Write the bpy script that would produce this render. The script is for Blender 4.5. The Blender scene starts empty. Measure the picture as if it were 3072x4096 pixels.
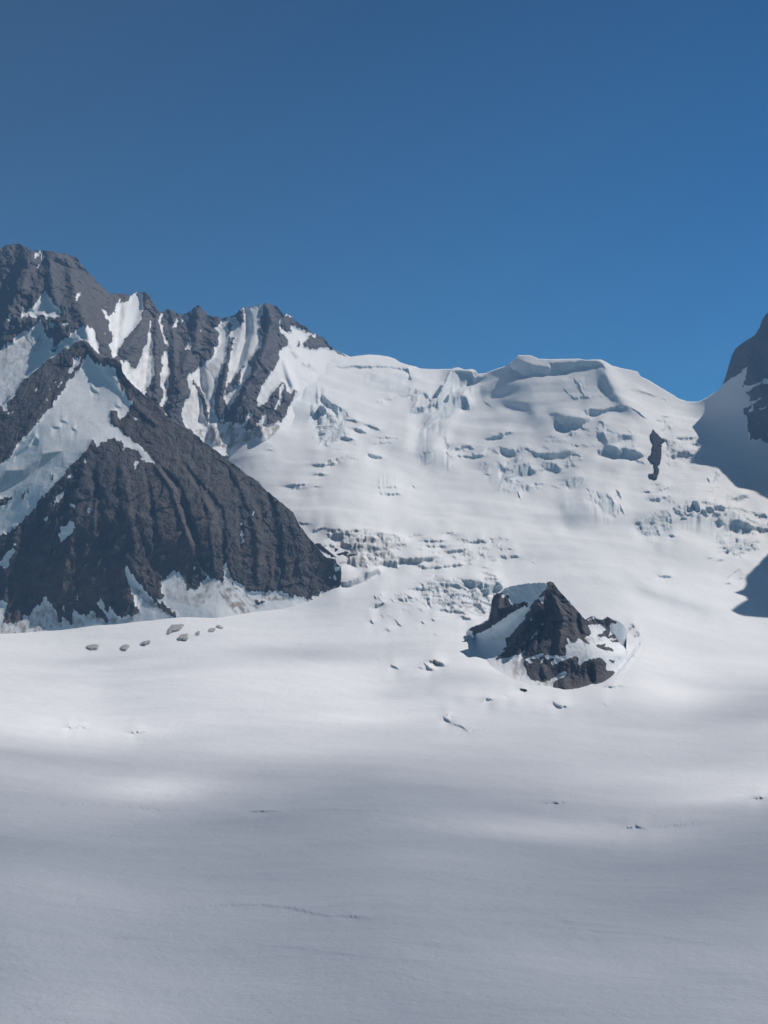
import bpy, math
import numpy as np
from math import radians
C = bpy.context.scene
COL = C.collection

# ------------------------------------------------------------------ camera
F = 1407.0          # focal length in pixels of the 768x1024 picture
HOR = 640.0         # row of the level line
PITCH = math.atan((HOR - 512) / F)
cam_d = bpy.data.cameras.new("camera"); cam = bpy.data.objects.new("camera", cam_d); COL.objects.link(cam)
cam_d.sensor_fit = 'VERTICAL'; cam_d.sensor_height = 24.0; cam_d.lens = 24.0 * F / 1024
cam_d.clip_start = 1.0; cam_d.clip_end = 60000
cam.location = (0, 0, 0); cam.rotation_euler = (radians(90) + PITCH, 0, 0)
C.camera = cam

# ------------------------------------------------------------------ light
SUN = np.array([0.48, 0.48, 0.735]); SUN /= np.linalg.norm(SUN)
SUN_EL = math.asin(SUN[2]); SUN_AZ = math.atan2(SUN[0], SUN[1])
sd = bpy.data.lights.new("sun", 'SUN'); sun = bpy.data.objects.new("sun", sd); COL.objects.link(sun)
sd.energy = 4.9; sd.angle = radians(0.55); sd.color = (1.0, 0.965, 0.945)
sun.rotation_euler = (math.pi/2 - SUN_EL, 0, -SUN_AZ + math.pi)
w = bpy.data.worlds.new("World"); C.world = w; w.use_nodes = True
nt = w.node_tree; bg = nt.nodes["Background"]
sky = nt.nodes.new('ShaderNodeTexSky'); sky.sky_type = 'NISHITA'; sky.sun_disc = False
sky.sun_elevation = SUN_EL; sky.sun_rotation = SUN_AZ
sky.altitude = 4500; sky.air_density = 1.25; sky.dust_density = 0.35; sky.ozone_density = 1.4
hs = nt.nodes.new('ShaderNodeHueSaturation'); hs.inputs['Saturation'].default_value = 1.25; hs.inputs['Value'].default_value = 0.74
se = nt.nodes.new('ShaderNodeSeparateColor'); co = nt.nodes.new('ShaderNodeCombineColor'); nt.links.new(sky.outputs[0], se.inputs[0])
for _i, (_p, _k) in enumerate(((1.25, .66), (1.65, .465), (2.1, .178))):      # thin high-altitude air: a steeper fall of blue towards the zenith
    _c1 = nt.nodes.new('ShaderNodeMath'); _c1.operation = 'MINIMUM'; _c1.inputs[1].default_value = 9.0
    _c2 = nt.nodes.new('ShaderNodeMath'); _c2.operation = 'POWER'; _c2.inputs[1].default_value = _p
    _c3 = nt.nodes.new('ShaderNodeMath'); _c3.operation = 'MULTIPLY'; _c3.inputs[1].default_value = _k
    nt.links.new(se.outputs[_i], _c1.inputs[0]); nt.links.new(_c1.outputs[0], _c2.inputs[0]); nt.links.new(_c2.outputs[0], _c3.inputs[0]); nt.links.new(_c3.outputs[0], co.inputs[_i])
nt.links.new(co.outputs[0], hs.inputs['Color']); nt.links.new(hs.outputs[0], bg.inputs['Color'])
bg.inputs['Strength'].default_value = 0.075
C.view_settings.view_transform = 'Standard'; C.view_settings.look = 'None'
C.view_settings.exposure = 0.0; C.view_settings.gamma = 1.0
C.cycles.volume_bounces = 0; C.cycles.max_bounces = 6; C.cycles.diffuse_bounces = 3
C.cycles.transparent_max_bounces = 8

# ------------------------------------------------------------------ numeric helpers
_rs = np.random.RandomState(7)
_T = _rs.rand(64, 256, 256).astype(np.float32) * 2 - 1
def vnoise(x, y, seed=0):
    xi = np.floor(x).astype(np.int64); yi = np.floor(y).astype(np.int64)
    fx = (x - xi); fy = (y - yi)
    fx = fx*fx*fx*(fx*(fx*6-15)+10); fy = fy*fy*fy*(fy*(fy*6-15)+10)
    T = _T[seed % 64]
    a = T[xi & 255, yi & 255]; b = T[(xi+1) & 255, yi & 255]
    c = T[xi & 255, (yi+1) & 255]; d = T[(xi+1) & 255, (yi+1) & 255]
    return (a*(1-fx)+b*fx)*(1-fy) + (c*(1-fx)+d*fx)*fy
def fbm(x, y, octs=5, seed=0, gain=0.5, lac=2.03):
    s = 0; a = 1.0; n = 0; ca, sa = math.cos(0.5), math.sin(0.5)
    for o in range(octs):
        s = s + a*vnoise(x + 17.3*o, y + 9.1*o, seed + o); n += a; a *= gain
        x, y = (x*ca - y*sa)*lac, (x*sa + y*ca)*lac
    return s / n
def ridged(x, y, octs=5, seed=0, gain=0.5, lac=2.03, rot=False):
    s = 0; a = 1.0; n = 0
    for o in range(octs):
        s = s + a*(1 - 2*np.abs(vnoise(x + 31.7*o, y + 3.3*o, seed + o))); n += a; a *= gain
        x, y = x*lac, y*lac
    return s / n
def worley(x, y, seed=0):
    """distance to the nearest and second nearest point, and a random value of the nearest cell"""
    xi = np.floor(x).astype(np.int64); yi = np.floor(y).astype(np.int64)
    f1 = np.full(x.shape, 9.0); f2 = np.full(x.shape, 9.0); v = np.zeros(x.shape)
    A, B, Vv = _T[seed % 64], _T[(seed+1) % 64], _T[(seed+2) % 64]
    for dx in (-1, 0, 1):
        for dy in (-1, 0, 1):
            cx, cy = xi+dx, yi+dy
            px = cx + 0.5 + 0.48*A[cx & 255, cy & 255]; py = cy + 0.5 + 0.48*B[cx & 255, cy & 255]
            d = np.hypot(px-x, py-y); n = d < f1
            f2 = np.where(n, f1, np.minimum(f2, d)); v = np.where(n, Vv[cx & 255, cy & 255], v); f1 = np.where(n, d, f1)
    return f1, f2, v
def smooth(a, b, x):
    t = np.clip((x-a)/(b-a), 0, 1); return t*t*(3-2*t)

# outlines traced on the photograph; every enlarged crop has its own scale and offset
CR = dict(A=(.12055, 0, 237.5), B=(.12055, 175, 275), C=(.12055, 0, 425), D=(.12055, 175, 462.5), E=(.13562, 350, 337.5),
          F=(.13140, 550, 300), G=(.13140, 550, 487.5), H=(.13562, 350, 512.5), I=(.075347, 312.5, 512.5), J=(.075347, 437.5, 550),
          K=(.090416, 500, 587.5), L=(.078662, 637.5, 487.5), M=(.075347, 0, 400), P=(1, 0, 0), Q=(.226, 0, 600), R=(.23689, 375, 675), S=(.46293, 0, 750))
def pts(s):
    k, o = s[0], CR[s[0]]
    a = np.array([[float(c) for c in p.split(',')] for p in s[1:].split()])
    return a*o[0] + np.array([o[1], o[2]])

# rasters: 3 samples per picture pixel, wide margins
RS = 3.0; RU0, RV0, RU1, RV1 = -60.0, 225.0, 840.0, 1040.0
RW, RH = int((RU1-RU0)*RS), int((RV1-RV0)*RS)
def blank(): return np.zeros((RH, RW), np.float32)
def fill(R, p, val=1.0, mode='max'):
    x = (p[:, 0]-RU0)*RS; y = (p[:, 1]-RV0)*RS
    x0, x1 = max(0, int(x.min())), min(RW, int(x.max())+2); y0, y1 = max(0, int(y.min())), min(RH, int(y.max())+2)
    if x1 <= x0 or y1 <= y0: return
    gx, gy = np.meshgrid(np.arange(x0, x1)+.5, np.arange(y0, y1)+.5)
    ins = np.zeros(gx.shape, bool); n = len(p)
    for i in range(n):
        xa, ya, xb, yb = x[i], y[i], x[(i+1) % n], y[(i+1) % n]
        if ya == yb: continue
        c = (ya > gy) != (yb > gy)
        ins ^= c & (gx < (xb-xa)*(gy-ya)/(yb-ya)+xa)
    v = R[y0:y1, x0:x1]
    if mode == 'max': v[ins] = np.maximum(v[ins], val)
    elif mode == 'set': v[ins] = val
    else: v[ins] += val
def stroke(R, p, wd, val=1.0, taper=True, mode='max'):
    """a tapered band of width wd (picture pixels) along a polyline"""
    d = np.r_[0, np.cumsum(np.hypot(*np.diff(p, axis=0).T))]; L = d[-1]
    n = max(int(L/1.0), 3); t = np.linspace(0, L, n)
    q = np.c_[np.interp(t, d, p[:, 0]), np.interp(t, d, p[:, 1])]
    tg = np.gradient(q, axis=0); tg /= np.hypot(*tg.T)[:, None] + 1e-9
    nm = np.c_[-tg[:, 1], tg[:, 0]]
    h = wd/2*(np.sin(np.pi*np.clip(t/L, 0.02, .98))**0.6 if taper else np.ones(n))
    h = h*(1+0.35*vnoise(t*0.35+p[0, 0], t*0+p[0, 1], 5))
    fill(R, np.r_[q+nm*h[:, None], (q-nm*h[:, None])[::-1]], val, mode)
def blur(R, s, axes=(0, 1)):
    s = s*RS
    r = max(1, int(round(s*0.9))); out = R.astype(np.float64)
    for _ in range(3):
        for ax in axes:
            p = np.pad(out, [(r+1, r) if a == ax else (0, 0) for a in (0, 1)], mode='edge')
            c = np.cumsum(p, axis=ax); k = 2*r+1
            out = (c[k:] - c[:-k])/k if ax == 0 else (c[:, k:] - c[:, :-k])/k
    return out.astype(np.float32)
def bil(R, u, v):
    x = np.clip((u-RU0)*RS-.5, 0, RW-1.001); y = np.clip((v-RV0)*RS-.5, 0, RH-1.001)
    xi = x.astype(int); yi = y.astype(int); fx = x-xi; fy = y-yi
    return (R[yi, xi]*(1-fx)+R[yi, xi+1]*fx)*(1-fy) + (R[yi+1, xi]*(1-fx)+R[yi+1, xi+1]*fx)*fy

def window(R, m):
    ys = np.nonzero(R.any(1))[0]; xs = np.nonzero(R.any(0))[0]
    return max(0, ys[0]-m), min(RH, ys[-1]+m), max(0, xs[0]-m), min(RW, xs[-1]+m)
def softfill(R, p, b, val, add=False):
    X = blank(); fill(X, p); 
    if not X.any(): return
    y0, y1, x0, x1 = window(X, int(b*RS*3)+3); Z = blur(X[y0:y1, x0:x1], b)*val; T = R[y0:y1, x0:x1]
    if add: T += Z
    else: np.maximum(T, Z, out=T)

class Depth:
    """thin-plate surface through measured points (column, row) -> distance along Y in metres"""
    def __init__(s, P):
        P = np.array(P, float); s.p = P[:, :2]/100; n = len(P)
        r = np.hypot(s.p[:, None, 0]-s.p[None, :, 0], s.p[:, None, 1]-s.p[None, :, 1])
        K = np.where(r > 0, r*r*np.log(r+1e-12), 0) + np.eye(n)*0.02
        A = np.zeros((n+3, n+3)); A[:n, :n] = K; A[:n, n] = 1; A[:n, n+1:] = s.p; A[n, :n] = 1; A[n+1:, :n] = s.p.T
        s.w = np.linalg.solve(A, np.r_[np.log(P[:, 2]), 0, 0, 0]); s.n = n
    def raw(s, u, v):
        u = np.asarray(u, float)/100; v = np.asarray(v, float)/100
        out = s.w[s.n] + s.w[s.n+1]*u + s.w[s.n+2]*v
        for i in range(s.n):
            r2 = (u-s.p[i, 0])**2+(v-s.p[i, 1])**2
            out = out + s.w[i]*0.5*r2*np.log(r2+1e-12)
        return out
    def __call__(s, u, v): return np.exp(s.raw(u, v))
    def grid(s, u0, u1, v0, v1, st=6.0):
        s.g0, s.h0, s.st = u0, v0, st
        gu, gv = np.meshgrid(np.arange(u0, u1+2*st, st), np.arange(v0, v1+2*st, st)); s.G = s.raw(gu, gv); return s
    def fast(s, u, v):
        x = np.clip((u-s.g0)/s.st, 0, s.G.shape[1]-1.001); y = np.clip((v-s.h0)/s.st, 0, s.G.shape[0]-1.001)
        xi = x.astype(int); yi = y.astype(int); fx = x-xi; fy = y-yi
        # Catmull-Rom so that the slope stays smooth
        def cr(f): return np.stack([-.5*f+f*f-.5*f**3, 1-2.5*f*f+1.5*f**3, .5*f+2*f*f-1.5*f**3, -.5*f*f+.5*f**3])
        wx, wy = cr(fx), cr(fy); out = 0; H, W = s.G.shape
        for j in range(4):
            yy = np.clip(yi+j-1, 0, H-1)
            for i in range(4): out = out + wy[j]*wx[i]*s.G[yy, np.clip(xi+i-1, 0, W-1)]
        return np.exp(out)
_c, _s = math.cos(PITCH), math.sin(PITCH)
def world(u, v, Y):
    """the point seen at column u, row v, Y metres ahead"""
    cx = (u-384)/F; cy = -(v-512)/F
    dy = _c - _s*cy; dz = _s + _c*cy
    return np.stack([Y*cx/dy, Y, Y*dz/dy], -1)
def project(P):
    x, y, z = P[..., 0], P[..., 1], P[..., 2]
    dep = y*_c + z*_s; up = -y*_s + z*_c
    return 384 + F*x/dep, 512 - F*up/dep

# ------------------------------------------------------------------ materials
def mat(name):
    m = bpy.data.materials.new(name); m.use_nodes = True
    return m, m.node_tree, m.node_tree.nodes['Principled BSDF']
def N(nt, t, **k):
    n = nt.nodes.new(t)
    for a, b in k.items():
        if a.startswith('i_'): n.inputs[a[2:].replace('_', ' ')].default_value = b
        else: setattr(n, a, b)
    return n
def math_(nt, op, a, b=None, clamp=False):
    n = nt.nodes.new('ShaderNodeMath'); n.operation = op; n.use_clamp = clamp
    for i, x in enumerate((a, b)):
        if x is None: continue
        if isinstance(x, (int, float)): n.inputs[i].default_value = x
        else: nt.links.new(x, n.inputs[i])
    return n.outputs[0]
def mixc(nt, f, a, b, mode='MIX'):
    n = nt.nodes.new('ShaderNodeMix'); n.data_type = 'RGBA'; n.blend_type = mode
    if isinstance(f, (int, float)): n.inputs[0].default_value = f
    else: nt.links.new(f, n.inputs[0])
    for i, x in ((6, a), (7, b)):
        if isinstance(x, tuple): n.inputs[i].default_value = (*x, 1)
        else: nt.links.new(x, n.inputs[i])
    return n.outputs[2]
def ramp(nt, f, lo, hi):
    n = nt.nodes.new('ShaderNodeMapRange'); n.interpolation_type = 'SMOOTHSTEP'
    nt.links.new(f, n.inputs[0]); n.inputs[1].default_value = lo; n.inputs[2].default_value = hi
    return n.outputs[0]
def noise(nt, scale, detail=5, rough=.55, stretch=(1, 1, 1), seed=0.0):
    g = nt.nodes.new('ShaderNodeNewGeometry'); mp = nt.nodes.new('ShaderNodeMapping')
    mp.inputs['Scale'].default_value = stretch; mp.inputs['Location'].default_value = (seed, seed*.7, seed*1.3)
    nt.links.new(g.outputs['Position'], mp.inputs[0])
    n = N(nt, 'ShaderNodeTexNoise', i_Scale=scale, i_Detail=detail, i_Roughness=rough); nt.links.new(mp.outputs[0], n.inputs[0])
    return n.outputs[0]
ROCK_DARK = (.058, .062, .075); ROCK_BROWN = (.128, .100, .088); ROCK_GREY = (.100, .103, .112)
SNOW = (.845, .868, .905); ICE = (.44, .56, .64); DIRTY = (.30, .265, .24)
def terrain_material():
    """snow, ice, dirty snow and rock, told apart by what lies where on the surface (colour attribute 'cover')"""
    m, t, b = mat('snow_ice_and_rock')
    at = N(t, 'ShaderNodeVertexColor', layer_name='cover'); sp = nt_sep(t, at.outputs[0])
    snow, dirt, ice = sp; brown = at.outputs[1]
    n1 = noise(t, .05, 6, .65, seed=3); n2 = noise(t, .012, 5, .6, (1, 1, .35), seed=11); n3 = noise(t, .35, 4, .6, seed=5)
    f = math_(t, 'ADD', brown, math_(t, 'MULTIPLY', math_(t, 'SUBTRACT', n2, .5), 1.1), True)
    rock = mixc(t, f, ROCK_DARK, ROCK_BROWN)
    rock = mixc(t, ramp(t, n1, .48, .68), rock, ROCK_GREY)
    rock = mixc(t, ramp(t, n3, .62, .78), rock, (.12, .12, .125))
    rock = mixc(t, math_(t, 'MULTIPLY', ramp(t, n3, .5, .25), .6), rock, (.02, .022, .028))
    s = mixc(t, math_(t, 'MULTIPLY', n1, .10), SNOW, (.78, .82, .87))
    s = mixc(t, ice, s, ICE)
    dn = math_(t, 'MULTIPLY', dirt, math_(t, 'ADD', .75, math_(t, 'MULTIPLY', n3, .5)), True)
    s = mixc(t, dn, s, DIRTY)
    n4 = noise(t, .075, 8, .75, (1, 1, .4), seed=23)
    k = math_(t, 'ADD', snow, math_(t, 'MULTIPLY', math_(t, 'SUBTRACT', n4, .5), 2.6))
    k = ramp(t, k, .46, .54)
    k = math_(t, 'MULTIPLY', k, ramp(t, snow, .02, .15)); k = math_(t, 'MAXIMUM', k, ramp(t, snow, .85, .97))
    n5 = noise(t, .09, 8, .75, (1, 1, .3), seed=31)
    rock = mixc(t, math_(t, 'MULTIPLY', ramp(t, n5, .60, .72), .55), rock, (.20, .205, .22))
    rock = mixc(t, math_(t, 'MULTIPLY', ramp(t, n5, .42, .30), .6), rock, (.018, .02, .026))
    col = mixc(t, k, rock, s)
    t.links.new(col, b.inputs['Base Color']); b.inputs['Roughness'].default_value = .75
    b.inputs['Specular IOR Level'].default_value = .15
    bn = N(t, 'ShaderNodeBump', i_Strength=.55, i_Distance=1.0)
    inv = math_(t, 'SUBTRACT', 1.15, k)
    hgt = math_(t, 'MULTIPLY', math_(t, 'ADD', math_(t, 'MULTIPLY', n3, 4.0), math_(t, 'MULTIPLY', n1, 14.0)), inv)
    t.links.new(hgt, bn.inputs['Height']); t.links.new(bn.outputs[0], b.inputs['Normal'])
    return m
def nt_sep(t, c):
    n = t.nodes.new('ShaderNodeSeparateColor'); t.links.new(c, n.inputs[0]); return n.outputs[0], n.outputs[1], n.outputs[2]
MT = terrain_material()
def rock_material(nm, ca, cb, cc):
    m, t, b = mat(nm)
    n1 = noise(t, .12, 6, .65, seed=2); n3 = noise(t, .5, 5, .6, seed=9)
    c = mixc(t, n1, ca, cb); c = mixc(t, ramp(t, n3, .5, .7), c, cc)
    t.links.new(c, b.inputs['Base Color']); b.inputs['Roughness'].default_value = .9; b.inputs['Specular IOR Level'].default_value = .05
    bn = N(t, 'ShaderNodeBump', i_Strength=.6, i_Distance=1.5); t.links.new(n3, bn.inputs['Height']); t.links.new(bn.outputs[0], b.inputs['Normal'])
    return m
MR = rock_material('weathered_rock', (.010, .011, .015), (.030, .028, .029), (.055, .053, .055)); MG = rock_material('dusted_rock', (.24, .24, .25), (.45, .445, .45), (.7, .7, .71))

# ------------------------------------------------------------------ mesh output
def tag(o, label=None, cat=None, group=None, kind=None):
    for k, x in (('label', label), ('category', cat), ('group', group), ('kind', kind)):
        if x: o[k] = x
    return o
def emit(name, V, Q, Nrm, Col, parent=None, material=None):
    """one mesh object out of the quads Q of the vertex table V, smooth normals kept from the whole surface"""
    ids, inv = np.unique(Q.ravel(), return_inverse=True)
    me = bpy.data.meshes.new(name); nv, nf = len(ids), len(Q)
    me.vertices.add(nv); me.vertices.foreach_set('co', V[ids].astype(np.float32).ravel())
    me.loops.add(nf*4); me.loops.foreach_set('vertex_index', inv.astype(np.int32).ravel())
    me.polygons.add(nf); me.polygons.foreach_set('loop_start', np.arange(0, nf*4, 4, dtype=np.int32))
    me.update(calc_edges=True); me.shade_smooth()
    if Col is not None:
        ca = me.color_attributes.new('cover', 'FLOAT_COLOR', 'POINT'); ca.data.foreach_set('color', Col[ids].astype(np.float32).ravel())
    if Nrm is not None: me.normals_split_custom_set_from_vertices(Nrm[ids].astype(np.float64))
    me.materials.append(material or MT)
    o = bpy.data.objects.new(name, me); COL.objects.link(o)
    if parent: o.parent = parent
    return o
def vnormals(G):
    """normals of a grid of points (rows, columns, 3)"""
    du = np.gradient(G, axis=1); dv = np.gradient(G, axis=0)
    n = np.cross(du, dv); n /= np.linalg.norm(n, axis=-1, keepdims=True)+1e-12
    return -n if n[..., 1].mean() > 0 and n[..., 2].mean() < 0 else n
def quads(nr, nc):
    i = np.arange(nr*nc).reshape(nr, nc)
    return np.stack([i[:-1, :-1], i[1:, :-1], i[1:, 1:], i[:-1, 1:]], -1)   # normals towards the viewer / up

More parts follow.
